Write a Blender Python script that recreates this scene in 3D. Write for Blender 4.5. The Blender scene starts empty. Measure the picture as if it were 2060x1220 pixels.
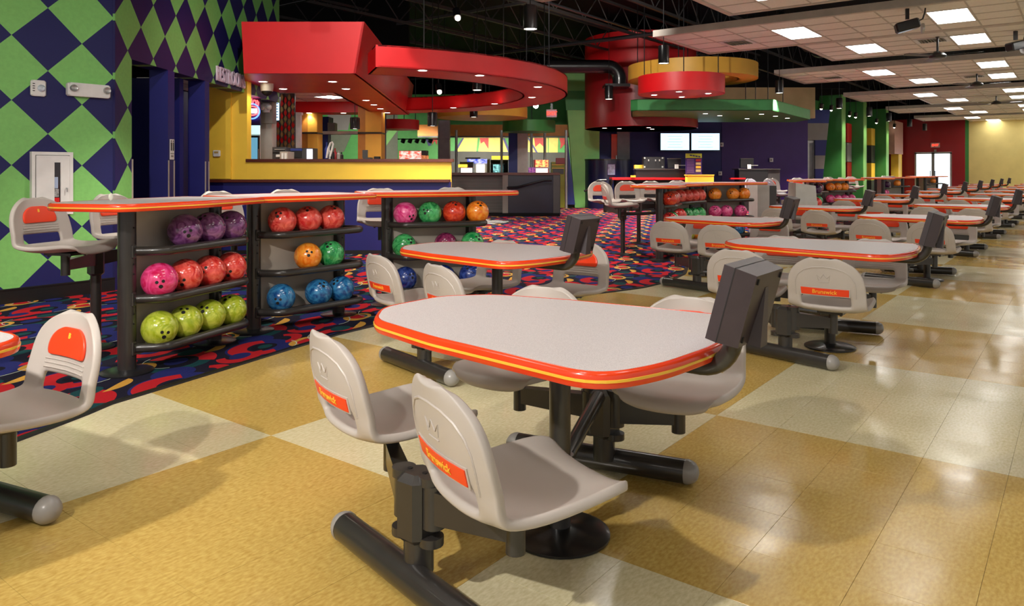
import bpy, bmesh, math, random
from mathutils import Vector, Matrix, Euler
random.seed(7)
SC = bpy.context.scene
COL = SC.collection
PI = math.pi
# ------------------------------------------------------------------ camera
FPX, CX, HY, H = 1508.0, 1030.0, 345.0, 1.22      # focal length / principal point / horizon in the 2060x1220 frame, eye height
TH = math.atan2(1151.0, 1508.0)                   # angle between the lane rows (world X) and the view direction
cT, sT = math.cos(TH), math.sin(TH)
cam = bpy.data.cameras.new('camera'); camo = bpy.data.objects.new('camera', cam); COL.objects.link(camo)
camo.location = (0, 0, H); camo.rotation_euler = (PI/2, 0, TH - PI/2)
cam.sensor_width = 36.0; cam.lens = FPX/2060*36; cam.shift_y = -265.0/2060; cam.clip_start = 0.05; cam.clip_end = 200
SC.camera = camo
# ------------------------------------------------------------------ world, exposure
w = bpy.data.worlds.new('world'); SC.world = w; w.use_nodes = True
w.node_tree.nodes['Background'].inputs[0].default_value = (1.0, 0.97, 0.93, 1)
w.node_tree.nodes['Background'].inputs[1].default_value = 0.5
SC.view_settings.view_transform = 'Standard'; SC.view_settings.look = 'None'
SC.view_settings.exposure = 0.1; SC.view_settings.gamma = 1.0; SC.view_settings.use_curve_mapping = False
ADDED_LAMP = 720.0  # strength of the two lamps added behind the camera
TROFFER, PENDANT, DOWN = 8.4, 370.0, 330.0      # lamp strengths

# ------------------------------------------------------------------ frame helpers
def Q(px, d):                     # world x, y of the point seen in column px at depth d
    X = (px-CX)/FPX*d
    return (d*cT + X*sT, d*sT - X*cT)
def ZP(py, d): return H - (py-HY)*d/FPX
def FL(px, py, z=0.0):            # point at height z seen at px, py
    return Q(px, FPX*(H-z)/(py-HY))
def F2W(X, d): return (d*cT + X*sT, d*sT - X*cT)
def lin(c):
    return tuple(((x/255)/12.92 if x/255 <= .04045 else ((x/255+.055)/1.055)**2.4) for x in c)

# ------------------------------------------------------------------ materials
MATS = {}
def base_nodes(name):
    m = bpy.data.materials.new(name); m.use_nodes = True
    nt = m.node_tree; b = nt.nodes['Principled BSDF']
    return m, nt, b
def pm(name, rgb, rough=.5, metal=0.0, var=.08, scale=6.0, bump=0.0, coat=0.0, bscale=120.0, stretch=None, spec=None):
    if name in MATS: return MATS[name]
    m, nt, b = base_nodes(name); L = nt.links.new
    c = lin(rgb)
    tc = nt.nodes.new('ShaderNodeTexCoord'); src = tc.outputs['Object']
    if stretch:
        mp = nt.nodes.new('ShaderNodeMapping'); mp.inputs['Scale'].default_value = stretch; L(src, mp.inputs['Vector']); src = mp.outputs['Vector']
    n = nt.nodes.new('ShaderNodeTexNoise'); n.inputs['Scale'].default_value = scale; n.inputs['Detail'].default_value = 4
    L(src, n.inputs['Vector'])
    r = nt.nodes.new('ShaderNodeValToRGB')
    r.color_ramp.elements[0].position = .3; r.color_ramp.elements[1].position = .7
    r.color_ramp.elements[0].color = tuple(max(0, x*(1-var)) for x in c)+(1,)
    r.color_ramp.elements[1].color = tuple(min(1, x*(1+var)) for x in c)+(1,)
    L(n.outputs['Fac'], r.inputs['Fac']); L(r.outputs['Color'], b.inputs['Base Color'])
    b.inputs['Roughness'].default_value = rough; b.inputs['Metallic'].default_value = metal
    if coat: b.inputs['Coat Weight'].default_value = coat; b.inputs['Coat Roughness'].default_value = .08
    if spec is not None: b.inputs['Specular IOR Level'].default_value = spec
    if bump:
        n2 = nt.nodes.new('ShaderNodeTexNoise'); n2.inputs['Scale'].default_value = bscale; L(src, n2.inputs['Vector'])
        bp = nt.nodes.new('ShaderNodeBump'); bp.inputs['Strength'].default_value = bump; bp.inputs['Distance'].default_value = .002
        L(n2.outputs['Fac'], bp.inputs['Height']); L(bp.outputs['Normal'], b.inputs['Normal'])
    MATS[name] = m; return m
def emis(name, rgb, strength, two=None):
    if name in MATS: return MATS[name]
    m, nt, b = base_nodes(name); L = nt.links.new
    c = lin(rgb)
    b.inputs['Base Color'].default_value = tuple(x*.5 for x in c)+(1,)
    n = nt.nodes.new('ShaderNodeTexNoise'); n.inputs['Scale'].default_value = 5
    r = nt.nodes.new('ShaderNodeValToRGB'); c2 = lin(two) if two else tuple(x*.94 for x in c)
    r.color_ramp.elements[0].color = c2+(1,); r.color_ramp.elements[1].color = c+(1,)
    r.color_ramp.elements[0].position = .35; r.color_ramp.elements[1].position = .65
    L(n.outputs['Fac'], r.inputs['Fac']); L(r.outputs['Color'], b.inputs['Emission Color'])
    b.inputs['Emission Strength'].default_value = strength
    MATS[name] = m; return m

class NT:                          # small node-graph helper
    def __init__(s, nt): s.nt = nt
    def val(s, x):
        return x
    def m(s, op, a, b=None, c=None):
        n = s.nt.nodes.new('ShaderNodeMath'); n.operation = op
        for i, v in enumerate((a, b, c)):
            if v is None: continue
            if isinstance(v, (int, float)): n.inputs[i].default_value = v
            else: s.nt.links.new(v, n.inputs[i])
        return n.outputs[0]
    def mix(s, fac, a, b):
        n = s.nt.nodes.new('ShaderNodeMix'); n.data_type = 'RGBA'
        if isinstance(fac, (int, float)): n.inputs[0].default_value = fac
        else: s.nt.links.new(fac, n.inputs[0])
        for i, v in ((6, a), (7, b)):
            if isinstance(v, tuple): n.inputs[i].default_value = v if len(v) == 4 else v+(1,)
            else: s.nt.links.new(v, n.inputs[i])
        return n.outputs[2]
    def noise(s, vec, scale, detail=3):
        n = s.nt.nodes.new('ShaderNodeTexNoise'); n.inputs['Scale'].default_value = scale; n.inputs['Detail'].default_value = detail
        s.nt.links.new(vec, n.inputs['Vector']); return n.outputs['Fac']
    def ramp(s, fac, p0, c0, p1, c1):
        r = s.nt.nodes.new('ShaderNodeValToRGB'); e = r.color_ramp.elements
        e[0].position = p0; e[1].position = p1; e[0].color = c0+(1,); e[1].color = c1+(1,)
        s.nt.links.new(fac, r.inputs['Fac']); return r.outputs['Color']
    def xyz(s, vec):
        n = s.nt.nodes.new('ShaderNodeSeparateXYZ'); s.nt.links.new(vec, n.inputs[0]); return n.outputs
    def pos(s):
        n = s.nt.nodes.new('ShaderNodeNewGeometry'); return n.outputs['Position']
    def obj(s):
        n = s.nt.nodes.new('ShaderNodeTexCoord'); return n.outputs['Object']

def vct(name, c0, c1):            # streaky vinyl composition tile
    m, nt, b = base_nodes(name); g = NT(nt); p = g.pos()
    mp = nt.nodes.new('ShaderNodeMapping'); mp.inputs['Scale'].default_value = (1.0, 2.2, 1); nt.links.new(p, mp.inputs['Vector'])
    n1 = g.noise(mp.outputs[0], 42, 5); n2 = g.noise(p, 1.1, 2)
    col = g.ramp(n1, .3, lin(c0), .68, lin(c1))
    warm = g.ramp(n2, .3, (.90, .88, .84), .7, (1.0, 1.0, 1.0))
    mx = nt.nodes.new('ShaderNodeMix'); mx.data_type = 'RGBA'; mx.blend_type = 'MULTIPLY'; mx.inputs[0].default_value = 1
    nt.links.new(col, mx.inputs[6]); nt.links.new(warm, mx.inputs[7]); nt.links.new(mx.outputs[2], b.inputs['Base Color'])
    # scuffs change the gloss
    sc = g.noise(p, 3.3, 6)
    rr = nt.nodes.new('ShaderNodeMapRange'); nt.links.new(sc, rr.inputs[0]); rr.inputs[1].default_value = .3; rr.inputs[2].default_value = .75
    rr.inputs[3].default_value = .10; rr.inputs[4].default_value = .26; nt.links.new(rr.outputs[0], b.inputs['Roughness'])
    bp = nt.nodes.new('ShaderNodeBump'); bp.inputs['Strength'].default_value = .10; bp.inputs['Distance'].default_value = .004
    nt.links.new(g.noise(p, 9, 4), bp.inputs['Height']); nt.links.new(bp.outputs['Normal'], b.inputs['Normal'])
    b.inputs['Specular IOR Level'].default_value = .42
    MATS[name] = m; return m
def laminate():
    m, nt, b = base_nodes('speckled laminate'); g = NT(nt); p = g.pos()
    mp = nt.nodes.new('ShaderNodeMapping'); mp.inputs['Scale'].default_value = (1.0, 2.4, 1); mp.inputs['Rotation'].default_value = (0, 0, .65); nt.links.new(p, mp.inputs['Vector'])
    n1 = g.noise(mp.outputs[0], 230, 4)
    col = g.ramp(n1, .34, lin((186, 178, 178)), .62, lin((214, 207, 207)))
    nt.links.new(col, b.inputs['Base Color']); b.inputs['Roughness'].default_value = .38
    MATS['lam'] = m; return m
def carpet_mat():
    m, nt, b = base_nodes('swirl carpet'); g = NT(nt); p = g.pos()
    x, y, z = g.xyz(p)[:3]
    wob = g.noise(p, 2.0, 1)
    ca, sa = math.cos(.45), math.sin(.45)
    u = g.m('ADD', g.m('MULTIPLY', x, ca), g.m('MULTIPLY', y, sa))
    v = g.m('SUBTRACT', g.m('MULTIPLY', y, ca), g.m('MULTIPLY', x, sa))
    u = g.m('ADD', u, g.m('MULTIPLY', wob, .06)); v = g.m('ADD', v, g.m('MULTIPLY', wob, .08))
    PX, PY = .92, .66
    col = (lin((26, 24, 40)) + (1,))
    def local(cx, cy, skew=0.0):
        uu = g.m('SUBTRACT', g.m('WRAP', g.m('DIVIDE', g.m('SUBTRACT', u, cx), PX), .5, -.5), 0)
        vv = g.m('WRAP', g.m('DIVIDE', g.m('SUBTRACT', v, cy), PY), .5, -.5)
        return g.m('MULTIPLY', uu, PX), g.m('MULTIPLY', vv, PY)
    def el(cx, cy, rx, ry, color, inner=None, cut=None, ioff=(0, 0)):
        nonlocal col
        a, q = local(cx, cy)
        e = g.m('ADD', g.m('POWER', g.m('ABSOLUTE', g.m('DIVIDE', a, rx)), 2.0), g.m('POWER', g.m('ABSOLUTE', g.m('DIVIDE', q, ry)), 2.0))
        mask = g.m('LESS_THAN', e, 1.0)
        if inner:
            e2 = g.m('ADD', g.m('POWER', g.m('ABSOLUTE', g.m('DIVIDE', g.m('SUBTRACT', a, ioff[0]), inner[0])), 2.0), g.m('POWER', g.m('ABSOLUTE', g.m('DIVIDE', g.m('SUBTRACT', q, ioff[1]), inner[1])), 2.0))
            mask = g.m('MULTIPLY', mask, g.m('GREATER_THAN', e2, 1.0))
        if cut:                      # half-plane cut
            mask = g.m('MULTIPLY', mask, g.m('GREATER_THAN', g.m('ADD', g.m('MULTIPLY', a, cut[0]), g.m('MULTIPLY', q, cut[1])), cut[2]))
        col = g.mix(mask, col, color)
    blue, red, gold, green, white, black = [lin(c) for c in ((32, 36, 92), (168, 28, 36), (186, 138, 58), (22, 60, 64), (180, 190, 180), (20, 18, 30))]
    el(.14, .14, .27, .20, blue, (.13, .09))
    el(.60, .45, .26, .19, green)
    el(.60, .45, .17, .12, black)
    el(.36, .30, .15, .11, blue)
    el(.14, .14, .25, .185, red, (.145, .10), (-.6, .6, -.06), (.03, -.02))
    el(.17, .12, .11, .075, black)
    el(.18, .12, .065, .042, green)
    el(.62, .44, .27, .195, red, (.165, .11), (.9, .3, .02), (-.03, .0))
    el(.60, .45, .09, .06, blue)
    el(.38, .58, .16, .10, gold, (.095, .06), None, (.015, -.01))
    el(.38, .58, .085, .055, red)
    el(.82, .14, .19, .13, red, (.10, .065), (-.4, -.8, -.03), (0, .02))
    el(.82, .14, .09, .06, blue)
    el(.05, .48, .15, .095, gold, None, (.2, -1, .03))
    el(.44, .12, .17, .11, red, (.10, .06), (.5, -.8, .0), (-.02, .015))
    el(.84, .52, .10, .07, green)
    el(.64, .50, .225, .160, white, (.218, .154), (-.8, .5, .09))
    el(.18, .08, .225, .160, white, (.218, .153), (.3, -1, .10))
    nt.links.new(col, b.inputs['Base Color']); b.inputs['Roughness'].default_value = .95; b.inputs['Specular IOR Level'].default_value = .1
    bp = nt.nodes.new('ShaderNodeBump'); bp.inputs['Strength'].default_value = .4; bp.inputs['Distance'].default_value = .004
    nt.links.new(g.noise(p, 260, 2), bp.inputs['Height']); nt.links.new(bp.outputs['Normal'], b.inputs['Normal'])
    MATS['carpet'] = m; return m
def diamond_mat(name, org, ang, pw, ph, z0, ca, cb):   # painted harlequin wall: running coordinate along the wall and height
    m, nt, b = base_nodes(name); g = NT(nt); p = g.pos(); x, y, z = g.xyz(p)[:3]
    s = g.m('ADD', g.m('MULTIPLY', g.m('SUBTRACT', x, org[0]), math.cos(ang)), g.m('MULTIPLY', g.m('SUBTRACT', y, org[1]), math.sin(ang)))
    a = g.m('DIVIDE', s, pw); q = g.m('DIVIDE', g.m('SUBTRACT', z, z0), ph)
    k1 = g.m('FLOOR', g.m('ADD', a, q)); k2 = g.m('FLOOR', g.m('SUBTRACT', a, q))
    par = g.m('MODULO', g.m('ABSOLUTE', g.m('ADD', k1, k2)), 2.0)
    n = g.noise(p, 30, 3)
    A = g.ramp(n, .3, tuple(c*.95 for c in lin(ca)), .7, lin(ca)); B = g.ramp(n, .3, tuple(c*.9 for c in lin(cb)), .7, lin(cb))
    nt.links.new(g.mix(g.m('GREATER_THAN', par, .5), A, B), b.inputs['Base Color']); b.inputs['Roughness'].default_value = .55
    bp = nt.nodes.new('ShaderNodeBump'); bp.inputs['Strength'].default_value = .12; bp.inputs['Distance'].default_value = .002
    nt.links.new(g.noise(p, 160, 2), bp.inputs['Height']); nt.links.new(bp.outputs['Normal'], b.inputs['Normal'])
    MATS[name] = m; return m
def ball_mat(name, dark, light):
    m, nt, b = base_nodes(name); g = NT(nt)
    tc = g.obj(); oi = nt.nodes.new('ShaderNodeObjectInfo')
    va = nt.nodes.new('ShaderNodeVectorMath'); va.operation = 'ADD'; nt.links.new(tc, va.inputs[0]); nt.links.new(oi.outputs['Location'], va.inputs[1])
    n = nt.nodes.new('ShaderNodeTexNoise'); n.inputs['Scale'].default_value = 11; n.inputs['Detail'].default_value = 6; n.inputs['Distortion'].default_value = 2.4
    nt.links.new(va.outputs[0], n.inputs['Vector'])
    nt.links.new(g.ramp(n.outputs['Fac'], .36, lin(dark), .66, lin(light)), b.inputs['Base Color'])
    b.inputs['Roughness'].default_value = .16; b.inputs['Coat Weight'].default_value = .6; b.inputs['Coat Roughness'].default_value = .04
    MATS[name] = m; return m

M_met = pm('dark metal', (48, 45, 43), .30, .0, .10, 14, .05, coat=.25)
M_metd = pm('black metal', (30, 29, 31), .3, .0, .1, 14, coat=.2)
M_cap = pm('grey rubber cap', (150, 146, 142), .3, 0, .05)
M_shell = pm('grey shell plastic', (184, 175, 168), .42, 0, .04, 5, .05, bscale=260)
M_orange = pm('orange plastic', (236, 66, 30), .32, 0, .05, 4)
M_band = pm('orange edge band', (232, 66, 24), .22, 0, .06, 3, coat=.3)
M_stripe = pm('yellow edge stripe', (250, 196, 66), .25, 0, .05, 3, coat=.3)
M_letter = pm('yellow lettering', (248, 190, 60), .4)
M_mon = pm('brown grey casing', (58, 48, 52), .4, 0, .06, 20, .08, bscale=400)
M_monl = pm('light grey casing', (190, 188, 182), .45)
M_hole = pm('finger hole black', (18, 16, 16), .6)
M_lam = laminate()
M_carpet = carpet_mat()
M_vy = vct('yellow vinyl tile', (186, 152, 78), (212, 182, 104))
M_vc = vct('cream vinyl tile', (208, 197, 154), (230, 221, 186))
M_seam = pm('tile seam', (150, 124, 70), .5)
M_white = pm('white paint', (232, 230, 226), .45)
M_offw = pm('off-white plastic', (225, 220, 205), .45)
M_black = pm('flat black paint', (9, 9, 10), .75, spec=.25)
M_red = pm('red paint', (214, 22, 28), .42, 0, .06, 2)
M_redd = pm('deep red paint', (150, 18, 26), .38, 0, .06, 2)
M_navy = pm('navy paint', (27, 28, 108), .5, 0, .06, 3)
M_purple = pm('violet paint', (60, 26, 112), .5, 0, .06, 3)
M_blue = pm('blue paint', (38, 52, 130), .5, 0, .06, 3)
M_yellow = pm('yellow paint', (252, 206, 66), .5, 0, .05, 3)
M_gold = pm('mustard paint', (230, 174, 64), .5, 0, .06, 3)
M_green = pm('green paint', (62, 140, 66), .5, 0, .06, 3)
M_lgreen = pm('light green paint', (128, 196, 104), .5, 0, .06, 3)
M_grey = pm('grey paint', (140, 136, 130), .5, 0, .06, 3)
M_dgrey = pm('dark grey laminate', (66, 64, 64), .4, 0, .08, 8)
M_tan = pm('tan paint', (200, 178, 130), .6, 0, .06, 3)
M_cream = pm('cream yellow paint', (232, 214, 140), .6, 0, .05, 2)
M_wood = pm('dark mahogany', (92, 40, 28), .35, 0, .3, 10, stretch=(1, 8, 8))
M_panel = pm('grey beige panel', (178, 168, 156), .5, 0, .08, 4)
M_base = pm('black rubber baseboard', (22, 20, 20), .45)
M_screen = emis('lit screen', (196, 228, 255), 1.6)
M_lamp = emis('lamp lens', (255, 244, 222), 14.0)
M_troff = emis('troffer diffuser', (255, 252, 246), TROFFER)
M_exit = emis('red exit lettering', (255, 60, 40), 2.5)
M_tile = pm('acoustic tile', (240, 235, 226), .85, 0, .05, 30, .3, bscale=90)
M_grid = pm('ceiling grid', (196, 188, 176), .5)
M_alum = pm('aluminium', (178, 178, 176), .35, .6)
# ------------------------------------------------------------------ mesh building
class MB:
    def __init__(s): s.v = []; s.f = []
    def add(s, vs, fs):
        o = len(s.v); s.v += [tuple(p) for p in vs]; s.f += [tuple(i+o for i in f) for f in fs]; return s
    def box(s, c, sz, rz=0.0, M=None):
        hx, hy, hz = sz[0]/2, sz[1]/2, sz[2]/2; vs = []
        R = M if M is not None else Matrix.Rotation(rz, 3, 'Z')
        for dx, dy, dz in ((-1,-1,-1),(1,-1,-1),(1,1,-1),(-1,1,-1),(-1,-1,1),(1,-1,1),(1,1,1),(-1,1,1)):
            p = R @ Vector((dx*hx, dy*hy, dz*hz)); vs.append((c[0]+p.x, c[1]+p.y, c[2]+p.z))
        return s.add(vs, [(0,3,2,1),(4,5,6,7),(0,1,5,4),(1,2,6,5),(2,3,7,6),(3,0,4,7)])
    def b2(s, x0, x1, y0, y1, z0, z1): return s.box(((x0+x1)/2, (y0+y1)/2, (z0+z1)/2), (abs(x1-x0), abs(y1-y0), abs(z1-z0)))
    def cbox(s, c, sz, ch, rz=0.0, M=None):       # box with chamfered vertical edges and softened top
        hx, hy, hz = sz[0]/2, sz[1]/2, sz[2]/2
        o = [(hx-ch,-hy),(hx,-hy+ch),(hx,hy-ch),(hx-ch,hy),(-hx+ch,hy),(-hx,hy-ch),(-hx,-hy+ch),(-hx+ch,-hy)]
        k = 1-ch/max(hx, hy)
        rings = [([(x*k, y*k) for x, y in o], -hz), (o, -hz+ch), (o, hz-ch), ([(x*k, y*k) for x, y in o], hz)]
        R = M if M is not None else Matrix.Rotation(rz, 3, 'Z'); vs = []; fs = []
        for ring, z in rings:
            for x, y in ring:
                p = R @ Vector((x, y, z)); vs.append((c[0]+p.x, c[1]+p.y, c[2]+p.z))
        for r in range(3):
            for i in range(8): j = (i+1) % 8; fs.append((r*8+i, r*8+j, r*8+8+j, r*8+8+i))
        fs.append(tuple(range(7, -1, -1))); fs.append(tuple(range(24, 32)))
        return s.add(vs, fs)
    def prism(s, poly, z0, z1, top=None):         # poly counter-clockwise; top = other outline for the upper ring
        n = len(poly); t = top or poly
        vs = [(x, y, z0) for x, y in poly]+[(x, y, z1) for x, y in t]
        fs = [tuple(range(n-1, -1, -1)), tuple(range(n, 2*n))]+[(i, (i+1) % n, n+(i+1) % n, n+i) for i in range(n)]
        return s.add(vs, fs)
    def tube(s, pts, r, n=12, cap=True):
        P = [Vector(p) for p in pts]; rs = r if isinstance(r, (list, tuple)) else [r]*len(P)
        up = None; vs = []; fs = []
        for i, p in enumerate(P):
            t = (P[min(i+1, len(P)-1)]-P[max(i-1, 0)]).normalized()
            if up is None:
                up = Vector((0, 0, 1)) if abs(t.z) < .9 else Vector((1, 0, 0))
            a = t.cross(up); a = a.normalized() if a.length > 1e-6 else Vector((1, 0, 0)); bb = a.cross(t).normalized(); up = bb
            for k in range(n):
                q = 2*PI*k/n; vs.append(p+a*math.cos(q)*rs[i]+bb*math.sin(q)*rs[i])
        for i in range(len(P)-1):
            for k in range(n):
                j = (k+1) % n; fs.append((i*n+k, i*n+j, (i+1)*n+j, (i+1)*n+k))
        if cap: fs.append(tuple(range(n-1, -1, -1))); fs.append(tuple(range((len(P)-1)*n, len(P)*n)))
        return s.add(vs, fs)
    def lathe(s, prof, c=(0, 0, 0), n=24, M=None):   # prof: (radius, z) bottom to top
        vs = []; fs = []
        for r, z in prof:
            for k in range(n):
                q = 2*PI*k/n; p = Vector((r*math.cos(q), r*math.sin(q), z))
                if M is not None: p = M @ p
                vs.append((p.x+c[0], p.y+c[1], p.z+c[2]))
        for i in range(len(prof)-1):
            for k in range(n):
                j = (k+1) % n; fs.append((i*n+k, i*n+j, (i+1)*n+j, (i+1)*n+k))
        if prof[0][0] > 1e-5: fs.append(tuple(range(n-1, -1, -1)))
        if prof[-1][0] > 1e-5: fs.append(tuple(range((len(prof)-1)*n, len(prof)*n)))
        return s.add(vs, fs)
    def ringsec(s, c, r0, r1, z0, z1, a0=0.0, a1=2*PI, n=64):   # flat ring or ring sector
        full = abs(a1-a0-2*PI) < 1e-6; m = n if full else n+1; vs = []; fs = []
        for i in range(m):
            q = a0+(a1-a0)*i/n; cs, sn = math.cos(q), math.sin(q)
            for r, z in ((r0, z0), (r1, z0), (r1, z1), (r0, z1)): vs.append((c[0]+r*cs, c[1]+r*sn, z))
        for i in range(n):
            j = (i+1) % m
            for k in range(4): l = (k+1) % 4; fs.append((i*4+k, i*4+l, j*4+l, j*4+k)[::-1])
        if not full: fs.append((0, 1, 2, 3)); fs.append(tuple(4*n+k for k in (3, 2, 1, 0)))
        return s.add(vs, fs)
    def sphere(s, c, r, seg=20, rings=12, sc=(1, 1, 1)):
        prof = [(max(1e-6, r*math.sin(PI*i/rings)), -r*math.cos(PI*i/rings)) for i in range(rings+1)]
        return s.lathe(prof, c, seg, Matrix.Diagonal(sc))
    def mesh(s, name, smooth=False, shift=None):
        me = bpy.data.meshes.new(name)
        vs = s.v if shift is None else [(x-shift[0], y-shift[1], z-shift[2]) for x, y, z in s.v]
        me.from_pydata(vs, [], s.f); me.update()
        bm = bmesh.new(); bm.from_mesh(me); bmesh.ops.recalc_face_normals(bm, faces=bm.faces[:]); bm.to_mesh(me); bm.free()
        if smooth:
            for p in me.polygons: p.use_smooth = True
            try: me.set_sharp_from_angle(angle=math.radians(38))
            except Exception: pass
        return me
    def build(s, name, mat, parent=None, smooth=False, world=False, origin=True):
        sh = None; loc = None
        if parent is not None and world: sh = tuple(parent.location)
        if parent is None and origin:
            xs = [p[0] for p in s.v]; ys = [p[1] for p in s.v]; zs = [p[2] for p in s.v]
            sh = ((min(xs)+max(xs))/2, (min(ys)+max(ys))/2, min(zs)); loc = sh
        me = s.mesh(name, smooth, sh); me.materials.append(mat)
        o = bpy.data.objects.new(name, me); COL.objects.link(o)
        if loc: o.location = loc
        if parent is not None: o.parent = parent
        return o
def link(name, me, parent=None, loc=(0, 0, 0), rot=(0, 0, 0)):
    o = bpy.data.objects.new(name, me); COL.objects.link(o); o.location = loc; o.rotation_euler = rot
    if parent is not None: o.parent = parent
    return o
def tag(o, label=None, cat=None, group=None, kind=None):
    if label: o['label'] = label
    if cat: o['category'] = cat
    if group: o['group'] = group
    if kind: o['kind'] = kind
    return o
def thing(name, label, cat, loc=(0, 0, 0), rz=0.0, group=None):
    o = bpy.data.objects.new(name, None); COL.objects.link(o); o.location = loc; o.rotation_euler = (0, 0, rz)
    o.empty_display_size = .1
    return tag(o, label, cat, group)
KIDS = {}
def copy_tree(o, parent=None):
    c = o.copy(); COL.objects.link(c)
    if parent is not None: c.parent = parent
    for ch in [k for k in o.children]: copy_tree(ch, c)
    return c
def struct(o): o['kind'] = 'structure'; return o
def bake(me, mods):                # apply modifiers through the depsgraph, return the finished mesh
    o = bpy.data.objects.new('tmp', me); COL.objects.link(o)
    for t, kw in mods:
        md = o.modifiers.new(t, t)
        for k, v in kw.items(): setattr(md, k, v)
    dg = bpy.context.evaluated_depsgraph_get(); dg.update()
    r = bpy.data.meshes.new_from_object(o.evaluated_get(dg)); bpy.data.objects.remove(o)
    for p in r.polygons: p.use_smooth = True
    return r
TXT = {}
def text_mesh(txt, size, extrude=0.0, shear=0.0, align='CENTER', bold=0.0):
    cu = bpy.data.curves.new('t', 'FONT'); cu.body = txt; cu.size = size; cu.extrude = extrude; cu.shear = shear
    cu.align_x = align; cu.align_y = 'CENTER'; cu.offset = bold; cu.resolution_u = 3
    o = bpy.data.objects.new('t', cu); COL.objects.link(o)
    dg = bpy.context.evaluated_depsgraph_get(); dg.update()
    me = bpy.data.meshes.new_from_object(o.evaluated_get(dg)); bpy.data.objects.remove(o); return me
def lettering(name, txt, size, mat, parent, loc, normal_angle, tilt=0.0, shear=0.0, bold=0.0, ext=.002, align='CENTER'):
    me = text_mesh(txt, size, ext, shear, align, bold); me.materials.append(mat)
    o = link(name, me, parent, loc, (PI/2-tilt, 0, normal_angle)); return o
# frontal helpers: boxes whose faces look back along the view direction; coordinates are columns, rows and depth
VR = TH-PI/2                        # world rotation of a frontal box (local x = right, local y = away)
def fbx(mb, x0, x1, y0, y1, d, t, dy=None):
    z1, z0 = ZP(y0, d), ZP(y1, d); X0, X1 = (x0-CX)/FPX*d, (x1-CX)/FPX*d
    c = F2W((X0+X1)/2, d+t/2)
    return mb.box((c[0], c[1], (z0+z1)/2), (X1-X0, t, z1-z0), VR)
def fbox(name, x0, x1, y0, y1, d, t, mat, label=None, cat=None, group=None, kind=None, parent=None):
    o = fbx(MB(), x0, x1, y0, y1, d, t).build(name, mat, parent, world=parent is not None)
    return tag(o, label, cat, group, kind)
def fthing(name, label, cat, px, d, z=0.0, group=None):
    x, y = Q(px, d); return thing(name, label, cat, (x, y, z), 0, group)
def fpoly(mb, pts, d, t):           # frontal extruded polygon, pts = (px, py) at depth d
    vs = []; n = len(pts)
    for k in (0, 1):
        for px, py in pts:
            X = (px-CX)/FPX*d; q = F2W(X, d+k*t); vs.append((q[0], q[1], ZP(py, d)))
    fs = [tuple(range(n)), tuple(range(2*n-1, n-1, -1))]+[(i, (i+1) % n, n+(i+1) % n, n+i) for i in range(n)]
    return mb.add(vs, fs)
def wpoly(mb, pts, vec):            # extruded 3-D polygon
    n = len(pts); v = Vector(vec); vs = [Vector(p) for p in pts]; vs = vs+[p+v for p in vs]
    return mb.add(vs, [tuple(range(n)), tuple(range(2*n-1, n-1, -1))]+[(i, (i+1) % n, n+(i+1) % n, n+i) for i in range(n)])
def round_poly(pts, n=7):           # (x, y, r) corners -> outline
    out = []; m = len(pts)
    for i in range(m):
        p = Vector(pts[i][:2]); a = Vector(pts[i-1][:2]); b = Vector(pts[(i+1) % m][:2]); r = pts[i][2]
        da = (a-p); db = (b-p); ang = da.angle(db); t = min(r/math.tan(ang/2), da.length*.49, db.length*.49); r = t*math.tan(ang/2)
        s = p+da.normalized()*t; e = p+db.normalized()*t
        for k in range(n+1):        # quadratic-ish arc through the corner
            q = k/n; out.append(tuple(s*(1-q)**2*1.0+p*2*q*(1-q)*.93+p*2*q*(1-q)*.07*0+e*q**2 + (s+e)/2*2*q*(1-q)*.07))
    return out
def offs(poly, d):                  # offset a ccw outline outward by d
    n = len(poly); out = []
    for i in range(n):
        a = Vector(poly[i-1]); p = Vector(poly[i]); b = Vector(poly[(i+1) % n])
        e1 = (p-a); e2 = (b-p)
        n1 = Vector((e1.y, -e1.x)); n2 = Vector((e2.y, -e2.x))
        nn = (n1.normalized() if n1.length > 1e-9 else n1)+(n2.normalized() if n2.length > 1e-9 else n2)
        nn = nn.normalized() if nn.length > 1e-9 else nn
        out.append((p.x+nn.x*d, p.y+nn.y*d))
    return out
def swept(mb, poly, prof):          # prof = (outward offset, z)
    n = len(poly); vs = []; fs = []
    for o, z in prof: vs += [(x, y, z) for x, y in offs(poly, o)]
    for r in range(len(prof)-1):
        for i in range(n): j = (i+1) % n; fs.append((r*n+i, r*n+j, (r+1)*n+j, (r+1)*n+i))
    return mb.add(vs, fs)
def slab_parts(poly, zt, parent, th=.046):
    out = []
    out.append(MB().prism(offs(poly, -.012), zt-th+.003, zt).build('tabletop', M_lam, parent))
    out.append(swept(MB(), poly, [(-.014, zt-.0005), (-.006, zt+.001), (.001, zt-.003), (.005, zt-.011), (.005, zt-th+.011), (.001, zt-th+.003), (-.012, zt-th)]).build('edge_band', M_band, parent, True))
    out.append(swept(MB(), poly, [(.003, zt-.0190), (.0070, zt-.0200), (.0070, zt-.0270), (.003, zt-.0280)]).build('edge_stripe', M_stripe, parent))
    return out
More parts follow.
